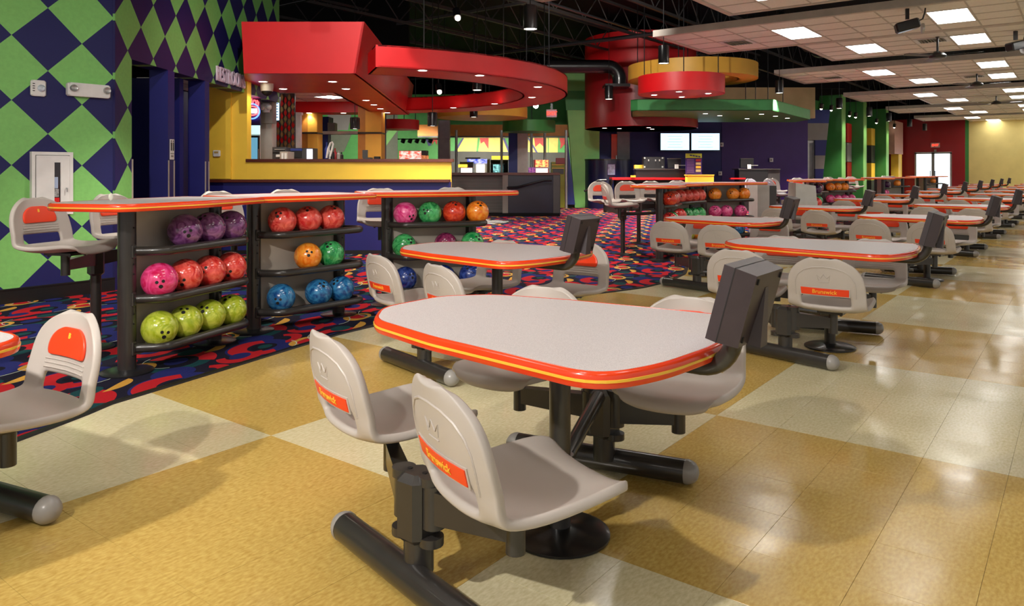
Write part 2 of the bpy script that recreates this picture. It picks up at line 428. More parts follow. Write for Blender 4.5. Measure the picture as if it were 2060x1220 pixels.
# ------------------------------------------------------------------ floor
PER = 7.15
EDGE = [(1.83, 4.06), (2.42, 4.18), (3.20, 4.345), (3.68, 4.44), (4.07, 4.46), (4.46, 4.44), (4.83, 4.39), (5.13, 4.31), (5.69, 4.16), (6.16, 3.97), (6.63, 3.80), (7.04, 3.68), (7.59, 3.655), (8.30, 3.776), (8.83, 3.98), (8.98, 4.06)]
def edge_v(u):
    q = (u-1.83) % PER+1.83
    for (a, b), (c, d) in zip(EDGE, EDGE[1:]):
        if a <= q <= c: return b+(d-b)*(q-a)/(c-a)
    return 4.06
TS, U0, V0 = .3048, 3.60, 1.46
sub = MB().b2(-4, 46, -5, 9, -.06, -.0025).build('floor', M_seam, origin=False); struct(sub)
tile_me = {}
def tile_mesh(mt):
    if mt.name not in tile_me:
        h = TS/2-.0005; b = h-.0003
        mb = MB(); mb.add([(-h, -h, -.0025), (h, -h, -.0025), (h, h, -.0025), (-h, h, -.0025), (-h, -h, -.0004), (h, -h, -.0004), (h, h, -.0004), (-h, h, -.0004), (-b, -b, 0), (b, -b, 0), (b, b, 0), (-b, b, 0)],
            [(0, 1, 5, 4), (1, 2, 6, 5), (2, 3, 7, 6), (3, 0, 4, 7), (4, 5, 9, 8), (5, 6, 10, 9), (6, 7, 11, 10), (7, 4, 8, 11), (8, 9, 10, 11)])
        me = mb.mesh('floor_tile'); me.materials.append(mt); tile_me[mt.name] = me
    return tile_me[mt.name]
cand = []
for i in range(-24, 140):
    for j in range(-20, 12):
        cu, cv = U0+(i+.5)*TS, V0+(j+.5)*TS
        if cv-.5*TS > max(edge_v(cu-.15), edge_v(cu+.15))+.02 or cv < -4.5: continue
        mt = M_vy if (i//5+j//5) % 2 == 0 else M_vc
        d = cu*cT+cv*sT; X = cu*sT-cv*cT
        vis = d > 1.75 and abs(X/d) < .72
        cand.append((0 if vis else 1, d if vis else abs(d), cu, cv, mt))
cand.sort(key=lambda t: (t[0], t[1]))
for k, (vi, d, cu, cv, mt) in enumerate(cand[:290]):
    link('floor_tile', tile_mesh(mt), sub, (cu, cv, 0))
for mt, nm in ((M_vy, 'yellow_tile_field'), (M_vc, 'cream_tile_field')):
    mb = MB(); h = TS/2-.0005
    for vi, d, cu, cv, m2 in cand[290:]:
        if m2 is mt: mb.add([(cu-h, cv-h, 0), (cu+h, cv-h, 0), (cu+h, cv+h, 0), (cu-h, cv+h, 0)], [(0, 1, 2, 3)])
    o = mb.build(nm, mt, sub); o['kind'] = 'stuff'
us = [-4+.15*i for i in range(int(50/.15)+1)]
ep = [(u, edge_v(u)) for u in us]
mb = MB(); vs = []; fs = []; n = len(ep)
for (u, v) in ep: vs += [(u, v, .006), (u, 34, .006)]
for i in range(n-1): fs.append((2*i, 2*i+2, 2*i+3, 2*i+1))
mb.add(vs, fs)
carpet = struct(mb.build('floor_carpet', M_carpet, origin=False))
mb = MB(); vs = []; fs = []
for (u, v) in ep: vs += [(u, v-.03, -.001), (u, v-.025, .009), (u, v+.012, .010), (u, v+.014, .005)]
for i in range(n-1):
    for k in range(3): fs.append((4*i+k, 4*i+4+k, 4*i+5+k, 4*i+1+k))
mb.add(vs, fs); mb.build('edge_strip', M_base, carpet)
# painted dark ceiling deck
for nm, bx_ in (('wall_outer_back', (-6, 46, 34, 34.2)), ('wall_outer_end', (46, 46.2, -9, 34))): struct(MB().b2(*bx_, 0, 5.7).build(nm, M_black))
struct(MB().b2(29.5, 46, 8.9, 9.1, 4.1, 5.7).build('wall_side_upper', M_black))
deck = struct(MB().b2(-6, 46, -9, 36, 5.7, 5.8).build('ceiling', M_black, origin=False))

# ------------------------------------------------------------------ harlequin walls on the left
WV = 7.85
M_dia1 = diamond_mat('harlequin paint', (2.69, WV), 0.0, .61, .60, 2.478, (24, 26, 92), (138, 208, 112))
C0 = (3.62, WV)
M_dia2 = diamond_mat('harlequin paint, return wall', Q(259, 7.87), TH, .565, .60, 2.49, (28, 24, 88), (132, 200, 106))
wl = struct(MB().b2(-5, C0[0], WV, WV+.2, 0, 5.7).build('wall_left', M_dia1))
bb = MB(); bb.b2(-5, C0[0]-.01, WV-.018, WV, 0, .13); bb.b2(-5, C0[0]-.01, WV-.024, WV, .13, .142); struct(bb.build('baseboard_left', M_base))
XW = -4.035                                        # the return wall runs along the view direction in this column plane
def wseg(mb, d0, d1, z0, z1, t=.22, X=XW):
    a, b = F2W(X, d0), F2W(X, d1); a2, b2 = F2W(X-t, d0), F2W(X-t, d1)
    return mb.prism([a, b, b2, a2], z0, z1)
def dpx(px, X=XW): return X*FPX/(px-CX)
d_c0 = C0[0]*cT+C0[1]*sT
mb = MB(); wseg(mb, d_c0-.02, 13.0, 2.41, 5.7); wseg(mb, d_c0-.02, dpx(265), 0, 2.41)
wr = struct(mb.build('wall_restroom', M_dia2))
mb = MB(); wseg(mb, dpx(338), dpx(351), 0, 2.41); wseg(mb, dpx(412), dpx(421), 0, 2.41)
struct(mb.build('wall_pier', M_navy))
mb = MB()                                           # metal corner guards on the piers
for p in (266, 339, 350, 413, 420): wseg(mb, dpx(p)-.012, dpx(p)+.012, .35, 1.35, .03, XW+.006)
struct(mb.build('trim_1', M_panel))
mb = MB(); wseg(mb, d_c0, 14.5, 0, 2.6, .1, XW-1.6)
struct(mb.build('wall_alcove', M_navy))
for k, (p0, p1) in enumerate(((285, 325), (362, 400))):   # doors at the back of the alcoves
    d0, d1 = dpx(p0)+.12, dpx(p1)+.1; t = MB(); wseg(t, d0, d1, .02, 2.1, .05, XW-1.53)
    o = struct(t.build('door_%d' % (k+1), M_navy)); fr = MB(); wseg(fr, d0-.06, d0, .0, 2.16, .1, XW-1.5); wseg(fr, d1, d1+.06, 0, 2.16, .1, XW-1.5); wseg(fr, d0-.06, d1+.06, 2.1, 2.16, .1, XW-1.5)
    fr.build('frame', M_metd, o, world=True)
    a = F2W(XW-1.49, d0+.1); MB().box((a[0], a[1], 1.0), (.05, .02, .16), TH).build('handle', M_alum, o, world=True)
mb = MB(); wseg(mb, 9.55, 9.66, 0, 2.41, 1.6, XW-.2); struct(mb.build('wall_partition', M_navy))
# RESTROOMS lettering on the header
sg = tag(lettering('sign_lettering', 'RESTROOMS', .285, pm('pale lilac letter', (226, 204, 224), .4), None, (*F2W(XW+.03, 10.70), 2.545), TH, bold=.002, ext=.012), 'raised pale lilac RESTROOMS lettering over the yellow alcove', 'sign')
sg.scale = (.68, 1, 1)
# small wall things
def on_left(px, v=WV):                               # u where column px meets the left wall
    k = (px-CX)/FPX; d = v/(sT-k*cT); return d*(cT+k*sT), d
u, d = on_left(75)
t = thing('fire_alarm', 'small white fire alarm strobe, square, left of the emergency light', 'alarm', (u, WV, ZP(178, d)))
MB().cbox((0, -.02, 0), (.13, .04, .15), .012).build('housing', M_white, t); MB().lathe([(.035, 0), (.033, .012), (.02, .022), (0, .025)], (.02, -.04, 0), 16, Matrix.Rotation(PI/2, 3, 'X')).build('strobe_lens', pm('clear lens', (210, 220, 228), .1, .3), t)
mb = MB()
for i in range(4): mb.box((-.045, -.042, .04-i*.022), (.018, .006, .007))
mb.build('speaker_slots', M_hole, t)
u, d = on_left(175)
t = thing('emergency_light', 'wide white emergency light with two round lamps on harlequin wall', 'light', (u, WV, ZP(183, d)))
MB().cbox((0, -.035, 0), (.40, .07, .13), .014).build('housing', M_white, t)
for s in (-.155, .155):
    l = MB().lathe([(.032, 0), (.034, .02), (.03, .03), (.015, .022), (0, .02)], (s, -.07, .01), 18, Matrix.Rotation(PI/2, 3, 'X')).build('lamp_head', M_alum, t, True)
u, d = on_left(102)
zt, zb = ZP(306, d), ZP(432, d)
t = thing('extinguisher_cabinet', 'white fire extinguisher cabinet with narrow glass slot in the door', 'cabinet', (u, WV, zb)); hh = zt-zb; ww = .36
mb = MB(); mb.b2(-ww/2, ww/2, -.05, 0, 0, .03); mb.b2(-ww/2, ww/2, -.05, 0, hh-.03, hh); mb.b2(-ww/2, -ww/2+.03, -.05, 0, .03, hh-.03); mb.b2(ww/2-.03, ww/2, -.05, 0, .03, hh-.03); mb.b2(-ww/2+.03, ww/2-.03, -.012, -.004, .03, hh-.03); mb.build('frame', M_white, t)
dr = MB(); dr.b2(-ww/2+.035, .01, -.06, -.045, .035, hh-.035); dr.b2(.065, ww/2-.035, -.06, -.045, .035, hh-.035); dr.b2(.01, .065, -.06, -.045, hh-.10, hh-.035); dr.b2(.01, .065, -.06, -.045, .035, .06)
dr = dr.build('door', M_white, t); MB().b2(.01, .065, -.047, -.044, .06, hh-.10).build('glass_slot', pm('dark glass', (40, 30, 36), .08, coat=.5), dr); MB().b2(.012, .045, -.050, -.047, hh*.42, hh*.60).build('tag', pm('pale blue tag', (170, 186, 214), .5), dr); MB().b2(.012, .052, -.050, -.047, hh*.28, hh*.41).build('label_plate', pm('speckled label', (150, 150, 150), .5, 0, .6, 60), dr); MB().b2(.012, .058, -.050, -.047, .07, hh*.27).build('red_body', M_red, dr)
MB().tube([(.115, -.06, hh*.42), (.115, -.08, hh*.42), (.115, -.08, hh*.36)], .006, 8).build('latch', M_alum, dr)
mb = MB(); mb.lathe([(.045, 0), (.045, .25), (.02, .3), (.02, .33)], (.037, -.0, .06), 14); e = mb.build('extinguisher', M_red, t, True)
e.scale = (1, .2, 1)
# restroom sign on the pier
t = thing('restroom_sign', 'small white restroom sign with two dark figures on navy pier', 'sign', (*F2W(XW+.006, dpx(344.5)), 1.55), TH)
MB().b2(-.055, .055, -.006, .0, -.19, .05).build('plate', M_white, t)
for s in (-.025, .025):
    mb = MB(); mb.lathe([(.011, -.003), (.011, .0)], (s, -.008, .028), 10, Matrix.Rotation(PI/2, 3, 'X')); mb.b2(s-.013, s+.013, -.009, -.006, -.085, .012); mb.build('figure', M_hole, t)
mb = MB(); mb.b2(-.045, .045, -.008, -.006, -.125, -.115); mb.b2(-.03, .03, -.008, -.006, -.16, -.14); mb.build('bar', M_grey, t)
# --- yellow snack-bar wall
DY = 11.3
mb = MB(); fbx(mb, 380, 497, 150, 520, DY, .18); struct(mb.build('wall_yellow', M_yellow))
mb = MB(); fbx(mb, 497, 907, 325, 515, DY, .15); hw = struct(mb.build('wall_half', M_yellow))
fbox('cap', 494, 911, 320, 326, DY-.04, .25, M_wood, parent=hw)
mb = MB(); fbx(mb, 420, 905, 367, 515, DY-.28, .26); bw = struct(mb.build('wall_blue', M_navy))
fbox('ledge', 417, 903, 361.5, 367, DY-.34, .30, M_wood, parent=bw)
mb = MB(); fbx(mb, 420, 905, 504, 515.5, DY-.30, .02); struct(mb.build('baseboard_snack', M_base))
mb = MB(); fbx(mb, 421, 464, 160, 360, DY-.04, .05); struct(mb.build('trim_2', M_yellow))
t = fthing('thermostat', 'small white thermostat box on the yellow alcove wall', 'thermostat', 436, DY-.06, ZP(309, DY))
MB().cbox((0, 0, 0), (.11, .04, .095), .01, VR).build('housing', M_white, t); MB().box((*F2W(0, 0),)[:2]+(.015,), (.06, .046, .03), VR).build('display', pm('gold display', (190, 160, 90), .3), t)
# ------------------------------------------------------------------ moulded seat
ROWS = [(.212, .352, .150), (.216, .372, .175), (.206, .388, .196), (.16, .391, .212), (.10, .384, .218), (.03, .376, .221), (-.04, .371, .224), (-.10, .371, .226), (-.145, .376, .227), (-.176, .386, .228),
        (-.194, .402, .228), (-.205, .424, .227), (-.214, .447, .226), (-.221, .468, .226), (-.232, .506, .225), (-.242, .550, .221), (-.250, .590, .211), (-.257, .628, .190), (-.2625, .658, .158), (-.2665, .679, .120), (-.2690, .690, .090), (-.2700, .694, .060)]
TC = [-1, -.96, -.86, -.74, -.62, -.5, -.25, 0, .25, .5, .62, .74, .86, .96, 1]
def surf(r, t):                     # r = float row, t in -1..1 -> point of the shell's middle surface
    i = max(0, min(len(ROWS)-2, int(r))); q = r-i
    x, z, wd = [ROWS[i][k]*(1-q)+ROWS[i+1][k]*q for k in range(3)]
    up = max(0, min(1, (r-8)/5))
    x += (.034*t*t)*up*min(1, wd/.2)
    if 8 <= r <= 10.4 and abs(t) < .7: x -= .026*(1-(abs(t)/.7)**4)*min(1, (r-7.6)/1.6)
    z += (1-up)*(.020*abs(t)**4 + .004*t*t) - (.012*(1-abs(t))**.5 if r < 9 else 0)*(1-up)*.5
    return Vector((x, wd*t, z))
def row_at(z):
    for i in range(9, len(ROWS)-1):
        if ROWS[i][1] <= z <= ROWS[i+1][1]: return i+(z-ROWS[i][1])/(ROWS[i+1][1]-ROWS[i][1])
    return len(ROWS)-1
def back_pt(y, z, off):             # point on the backrest at lateral y, height z, offset along its normal (+ front)
    r = row_at(z); i = min(len(ROWS)-2, int(r)); wd = ROWS[i][2]*(1-r+i)+ROWS[i+1][2]*(r-i)
    t = max(-1, min(1, y/max(wd, .02))); p = surf(r, t); p.y = y
    return p+Vector((.97, 0, .24))*off
mb = MB(); vs = []; fs = []
for i in range(len(ROWS)):
    for t in TC: vs.append(surf(i, t))
nC = len(TC)
for i in range(len(ROWS)-1):
    for j in range(nC-1):
        if i in (10, 11, 12) and 4 <= j <= 9: continue       # hand slot below the backrest
        fs.append((i*nC+j, i*nC+j+1, (i+1)*nC+j+1, (i+1)*nC+j))
mb.add(vs, fs)
ME_shell = bake(mb.mesh('shell'), [('SOLIDIFY', dict(thickness=.028, offset=0.0)), ('SUBSURF', dict(levels=1, render_levels=1))]); ME_shell.materials.append(M_shell)
def plate(outline, off0, off1, smooth=True):                    # outline rows (z, halfwidth) conformed to the backrest
    mb = MB(); vs = []; fs = []; ts = [-1, -.8, -.4, 0, .4, .8, 1]; n = len(ts); R = len(outline)
    for o in (off0, off1):
        for z, hw in outline:
            for t in ts: vs.append(back_pt(hw*t, z, o))
    K = R*n
    for i in range(R-1):
        for j in range(n-1):
            a = i*n+j; fs.append((a, a+1, a+n+1, a+n)); fs.append((K+a, K+a+n, K+a+n+1, K+a+1))
        fs.append((i*n, (i+1)*n, K+(i+1)*n, K+i*n)); a = i*n+n-1; fs.append((a, K+a, K+a+n, a+n))
    for j in range(n-1):
        fs.append((j, K+j, K+j+1, j+1)); a = (R-1)*n+j; fs.append((a, a+1, K+a+1, K+a))
    mb.add(vs, fs); return mb
ME_strip = plate([(.476, .136), (.497, .138), (.518, .138)], -.015, -.0195).mesh('strip', True); ME_strip.materials.append(M_orange)
ME_sfr = plate([(.470, .143), (.497, .145), (.524, .145)], -.014, -.0170).mesh('strip_frame', True); ME_sfr.materials.append(M_shell)
ME_pad = bake(plate([(.533, .108), (.535, .120), (.548, .128), (.575, .128), (.600, .116), (.620, .094), (.632, .066), (.637, .042)], .012, .026).mesh('pad'), [('SUBSURF', dict(levels=1, render_levels=1))]); ME_pad.materials.append(M_orange)
mb = MB()
for z in (.488, .503, .518): mb.tube([back_pt(y, z, .0145) for y in (-.135, -.09, 0, .09, .135)], .0038, 6)
ME_ribs = mb.mesh('back_ribs', True); ME_ribs.materials.append(M_shell)
arch = [(-.172, .465), (-.174, .52), (-.170, .56), (-.153, .595), (-.118, .625), (-.066, .643), (0, .649)]
arch = arch+[(-y, z) for y, z in arch[-2::-1]]
mb = MB(); mb.tube([back_pt(y, z, -.0140) for y, z in arch], .0042, 6, False); ME_arch = mb.mesh('back_rim', True); ME_arch.materials.append(M_shell)
crown = [(-.03, .566), (-.038, .60), (-.018, .578), (0, .604), (.018, .578), (.038, .60), (.03, .566)]
mb = MB(); mb.tube([back_pt(y, z, -.0138) for y, z in crown], .0019, 4); mb.tube([back_pt(y, .556, -.0138) for y in (-.03, 0, .03)], .0019, 4); ME_crown = mb.mesh('embossed_crown', True); ME_crown.materials.append(M_shell)
def conform(me, z0, off, front):
    for v in me.vertices:
        y = v.co.x if front else -v.co.x
        p = back_pt(y, z0+v.co.y, off-(0 if not front else 0)+ (v.co.z if front else -v.co.z)); v.co = p
    me.update(); return me
ME_let = conform(text_mesh('Brunswick', .034, .0008, .12, bold=.0002), .4970, -.0202, False); ME_let.materials.append(M_letter)
ME_logo = conform(text_mesh('B', .026, .0008, 0, bold=.0012), .606, .0275, True); ME_logo.materials.append(M_letter)
mb = MB(); mb.box((-.01, 0, .345), (.20, .15, .016)); mb.tube([(-.02, 0, .35), (-.02, 0, .205)], .027, 16)
for sx in (-.09, .07):
    for sy in (-.06, .06): mb.lathe([(.008, .328), (.008, .337)], (sx, sy, 0), 6)
ME_mount = mb.mesh('mount_post', True); ME_mount.materials.append(M_met)
ARM = {}
def arm_mesh(L):
    k = round(L, 2)
    if k not in ARM:
        mb = MB(); L = k
        mb.add([(0, -.022, .238), (L-.03, -.026, .222), (L-.03, .026, .222), (0, .022, .238), (0, -.022, .302), (L-.03, -.026, .315), (L-.03, .026, .315), (0, .022, .302)], [(0, 3, 2, 1), (4, 5, 6, 7), (0, 1, 5, 4), (1, 2, 6, 5), (2, 3, 7, 6), (3, 0, 4, 7)])
        mb.tube([(L-.015, 0, .205), (L-.015, 0, .328)], .034, 14)
        ARM[k] = mb.mesh('swivel_arm', True); ARM[k].materials.append(M_met)
    return ARM[k]
def seat(loc, face, label, group, pivot=None, lift=0.0, detail=2):
    """moulded seat at floor point loc looking along angle face; pivot = floor point of the hinge that carries it"""
    t = thing('swivel_seat' if lift < .1 else 'bar_stool', label, 'seat' if lift < .1 else 'stool', (loc[0], loc[1], lift), face, group)
    link('shell', ME_shell, t)
    s = link('rear_strip', ME_strip, t); s['label'] = 'orange strip with yellow lettering'
    p = link('head_pad', ME_pad, t); p['label'] = 'orange pad'
    link('mount_post', ME_mount, t)
    if detail >= 1:
        link('strip_frame', ME_sfr, s); link('back_ribs', ME_ribs, t); link('back_rim', ME_arch, t)
    if detail >= 2:
        link('lettering', ME_let, s); link('emblem', ME_logo, p); link('embossed_crown', ME_crown, t)
    if pivot is not None:
        c, sn = math.cos(face), math.sin(face); mx, my = loc[0]-.02*c, loc[1]-.02*sn
        dx, dy = pivot[0]-mx, pivot[1]-my; L = math.hypot(dx, dy)
        link('swivel_arm', arm_mesh(L), t, (-.02, 0, 0), (0, 0, math.atan2(dy, dx)-face))
    return t
# ------------------------------------------------------------------ low table units
TZ = .71
TOP = round_poly([(-.485, -.53, .13), (-.30, -.615, .8), (.0, -.645, .9), (.30, -.615, .8), (.485, -.53, .13), (.415, .10, .9), (.335, .45, .22), (.16, .60, .2), (-.16, .60, .2), (-.335, .45, .22), (-.415, .10, .9)], 6)
def dome_cap(mb, c, axis, r=.046):
    a = Vector(axis).normalized(); M = a.to_track_quat('Z', 'Y').to_matrix()
    mb.lathe([(r+.001, -.012), (r+.002, 0), (r*.96, .012), (r*.8, .026), (r*.5, .037), (r*.2, .041), (0, .042)], c, 18, M)
def build_table():
    t = thing('bowling_table', 'table', 'table')
    slab_parts(TOP, TZ, t)
    p = MB().tube([(0, -.10, .012), (0, -.10, TZ-.046)], .036, 20).build('pedestal', M_met, t, True)
    MB().lathe([(.168, 0), (.168, .008), (.15, .016), (.06, .024), (.038, .03)], (0, -.10, .002), 32).build('base_plate', M_metd, t, True)
    mb = MB(); mb.box((0, -.10, TZ-.055), (.36, .30, .016)); mb.lathe([(.055, TZ-.11), (.075, TZ-.062)], (0, -.10, 0), 18); mb.build('mount_plate', M_metd, t)
    mb = MB(); mb.tube([(0, -.10, .21), (0, -.10, .27)], .046, 18); mb.build('clamp', M_met, t, True)
    for s, hx in ((-1, -.53), (1, .52)):
        MB().tube([(s*.03, -.095, .235), (hx-s*.05, .03, .325)], .027, 14).build('brace', M_met, t, True)
    return t
_k = MB(); _k.lathe([(.036, 0), (.036, .025)], (0, 0, 0), 16); ME_knuckle = _k.mesh('hinge_knuckle', True); ME_knuckle.materials.append(M_met)
def build_stand(s):                  # s=-1 nearer the camera, +1 farther
    t = thing('seat_stand', 'stand', 'seat stand')
    b0, b1 = Vector((s*.635, -.275, .05)), Vector((s*.47, .44, .05))
    MB().tube([b0, b1], .046, 20).build('floor_bar', M_met, t, True)
    for e, ax in ((b0, b0-b1), (b1, b1-b0)):
        mb = MB(); dome_cap(mb, e, ax); mb.build('end_cap', M_cap, t, True)
    mb = MB(); mb.tube([(s*.53, .04, .06), (s*.53, .04, .16)], .044, 20); mb.build('post', M_met, t, True)
    mb = MB(); mb.cbox((s*.53, .04, .25), (.115, .10, .20), .02); h = mb.build('hinge_block', M_met, t)
    for dy in (-.055, .055):
        for z in (.325, .153): link('hinge_knuckle', ME_knuckle, h, (s*.53-.005-h.location.x, .04+dy, z))
    mb = MB()
    for dy in (-.03, .03): mb.lathe([(.008, .349), (.008, .352)], (s*.53-.005, .04+dy, 0), 8)
    mb.build('bolt', M_hole, h)
    return t
def build_monitor():
    t = thing('score_monitor', 'monitor', 'monitor')
    pts = [(0, -.30, TZ-.065), (0, -.60, TZ-.065)]
    for k in range(9): q = PI/2*k/8; pts.append((0, -.60-.10*math.sin(q), TZ-.065+.10*(1-math.cos(q))))
    pts.append((0, -.71, TZ+.09))
    MB().tube(pts, .027, 16).build('arm', M_met, t, True)
    R = Matrix.Rotation(.26, 3, 'X')           # leaning back; screen looks towards +y
    c = Vector((0, -.735, TZ+.140))
    def P(x, y, z): return c+R @ Vector((x, y, z))
    body = MB(); Wd, Hh = .122, .108
    o = [(-Wd, -Hh), (Wd, -Hh), (Wd, Hh), (-Wd, Hh)]
    vs = [P(x, .045, z) for x, z in o]+[P(x, .012, z) for x, z in o]+[P(x*.9, -.045, z*.96) for x, z in o]
    body.add(vs, [(0, 1, 2, 3), (8, 11, 10, 9)]+[(a, a+4, (a+1) % 4+4, (a+1) % 4) for a in range(4)]+[(a+4, a+8, (a+1) % 4+8, (a+1) % 4+4) for a in range(4)])
    b = body.build('casing', M_mon, t)
    g = MB(); vs = [P(-.035, -.045, -.104), P(.035, -.045, -.104), P(.012, -.046, .06), P(-.012, -.046, .06), P(-.028, -.08, -.104), P(.028, -.08, -.104)]
    g.add(vs, [(0, 4, 3), (1, 2, 5), (4, 5, 2, 3), (0, 1, 5, 4), (0, 3, 2, 1)]); g.build('rear_spine', M_mon, b)
    sc = MB(); sc.add([P(x*.88, .0465, z*.88) for x, z in o], [(0, 1, 2, 3)]); sc.build('screen', emis('blue scoring screen', (120, 150, 225), .55, (30, 40, 110)), b)
    sm = MB(); vs = []
    for k, (x, z) in enumerate(o): vs += [P(x*1.006, .0145, z*1.006), P(x*1.006, .0115, z*1.006)]
    sm.add(vs, [(2*k, 2*k+1, (2*k+3) % 8, (2*k+2) % 8) for k in range(4)]); sm.build('seam', M_hole, b)
    h = MB()
    for x in (-.092, .092):
        for z in (-.082, .086): h.box(P(x, -.046, z), (.008, .006, .016), M=R)
    h.build('screw_hole', M_hole, b)
    return t
T_table = build_table(); T_stand = {-1: build_stand(-1), 1: build_stand(1)}; T_mon = build_monitor()
used = {}
def inst(tmpl, key, loc, rz, label, group):
    o = tmpl if key not in used else copy_tree(tmpl); used[key] = 1
    o.location = loc; o.rotation_euler = (0, 0, rz); o['label'] = label
    if group: o['group'] = group
    return o
ORD = ['first', 'second', 'third', 'fourth', 'fifth', 'sixth', 'seventh', 'eighth', 'ninth', 'tenth', 'eleventh', 'twelfth']
SEATS = [(-1, -.25, -.49, 'near right'), (-1, .35, -.32, 'near left'), (1, .41, .44, 'far left'), (1, -.25, .59, 'far right')]
FRONT = [2.10, 5.465, 9.50, 13.06, 16.6, 20.1, 23.6, 27.1, 30.6, 34.1, 37.6]
BACK = [.45, 3.80, 7.80, 11.3, 14.9, 18.4, 21.9, 25.4, 28.9, 32.4, 35.9]
FACE = {('front', 0): (-.40, -.32, PI+.12, PI+.20), ('back', 1): (-.30, -.28, PI-.10, PI+.05), ('front', 1): (.02, .02, PI+.10, PI+.15), ('back', 2): (.10, .0, PI+.25, PI-.05)}
MTURN = {('front', 0): .16, ('back', 1): .30, ('back', 3): .35}
OVR = {('back', 0, 3): (.53, -.17), ('front', 0, 0): (-.49, -.305), ('front', 0, 1): (-.30, .37), ('back', 1, 0): (-.46, -.30)}
SKIP = {('back', 0): ('near right', 'near left', 'far left')}
for rowname, us_, v0 in (('front', FRONT, 1.50), ('back', BACK, 3.12)):
    for i, u0 in enumerate(us_):
        which = '%s table, %s row' % (ORD[i], 'lane-side' if rowname == 'front' else 'carpet-side')
        if i == 0 and rowname == 'front': which = 'big foreground table'
        if i == 0 and rowname == 'back': which = 'table at left frame edge'
        first = i == 0
        lb = {('front', 0): 'large speckled white table with orange and yellow edge in the foreground', ('back', 0): 'speckled table tip with orange edge cut off by the left frame edge'}.get((rowname, i), 'speckled low table with orange edge, ' + which)
        inst(T_table, 't', (u0, v0, 0), 0, lb, 'low tables')
        for s, nm in ((-1, 'near'), (1, 'far')):
            if rowname == 'back' and i == 0 and s == -1: continue
            inst(T_stand[s], 's%d' % s, (u0, v0, 0), 0, 'dark seat stand with floor bar, %s side of %s' % (nm, which), 'seat stands')
        jt = 0 if (rowname, i) in FACE else 1
        if not (rowname == 'back' and i == 0):
            inst(T_mon, 'm', (u0, v0, 0), 0, 'scoring monitor on a bent pipe, %s' % which, 'scoring monitors')
        fc = FACE.get((rowname, i))
        for k, (s, b, a, nm) in enumerate(SEATS):
            if nm in SKIP.get((rowname, i), ()): continue
            a, b = OVR.get((rowname, i, k), (a, b))
            face = fc[k] if fc else ((0 if s < 0 else PI)+random.uniform(-.22, .22))
            seat((u0+a, v0+b), face, 'grey moulded seat, %s at %s' % (nm, which), 'low moulded seats', (u0+s*.53-.005, v0+.04+(.045 if b > 0 else -.045)), 0.0, 2 if u0 < 12 else (1 if u0 < 20 else 0))
# ------------------------------------------------------------------ ball racks, high tops, balls, bar seats
HZ = 1.035
SHZ = (.150, .447, .737)
def build_rack(top):
    t = thing('ball_rack', 'rack', 'ball rack')
    for x, y in ((0, 0), (.82, .05)):
        MB().tube([(x, y, .01), (x, y, HZ-.046)], .052, 22).build('post', M_met, t, True)
        MB().lathe([(.15, 0), (.15, .008), (.13, .014), (.055, .02)], (x, y, .007), 28).build('base_plate', M_metd, t, True)
    MB().box((.41, .035, .54), (.72, .012, .90), .055).build('back_panel', M_panel, t)
    for z in SHZ:
        pts = [(.0, -.045, z)]
        for k in range(7): q = PI/2*k/6; pts.append((.02+.10*(1-math.cos(q))*0+.10*math.sin(q)*0 + .0+.13*k/6, -.05-.15*math.sin(q), z))
        pts += [(.30, -.20, z), (.55, -.20, z), (.80, -.20, z)]
        for k in range(1, 7): q = PI/2*k/6; pts.append((.80+.10*math.sin(q), -.20+.10*(1-math.cos(q)), z))
        pts += [(.88, -.04, z), (.84, .01, z)]
        s = MB().tube(pts, .028, 14).build('shelf_rail', M_met, t, True)
        MB().prism([(.03, -.06), (.10, -.19), (.85, -.19), (.88, -.10), (.82, .02), (.03, .01)], z-.014, z-.008).build('shelf_plate', M_metd, s)
        mb = MB()
        for x in (0,): mb.cbox((x+.0, -.05, z), (.035, .02, .085), .006)
        mb.build('bracket', M_met, s)
    mb = MB()
    for x, y in ((0, -.053), (.82, -.003)):
        for z in (.30, .36, .60, .66, .88): mb.lathe([(.006, 0), (.006, .004)], (x, y, z), 8, Matrix.Rotation(PI/2, 3, 'X'))
    mb.build('peg_hole', M_hole, t)
    slab_parts(round_poly(top, 6), HZ, t)
    return t
TOPS = [[(-.30, -.27, .16), (.30, -.33, .9), (.98, -.26, .03), (.92, .40, .05), (.30, .45, .9), (-.34, .33, .22)],
        [(-.24, -.30, .03), (.35, -.34, .9), (.98, -.27, .05), (.96, .40, .08), (.30, .44, .9), (-.22, .38, .05)],
        [(-.28, -.27, .06), (.45, -.31, 1.2), (1.30, -.12, .14), (1.22, .18, .18), (.50, .40, .9), (-.24, .36, .1)]]
RACKS = [((2.19, 4.60), math.radians(19)), ((3.34, 5.02), math.radians(-3)), ((4.74, 5.05), math.radians(-31))]
T_rack = [build_rack(tp) for tp in TOPS]
def rk(g, k, x, y):                # rack-local to world
    (ox, oy), a = RACKS[k]; return (ox+g*PER+x*math.cos(a)-y*math.sin(a), oy+x*math.sin(a)+y*math.cos(a))
BC = {}
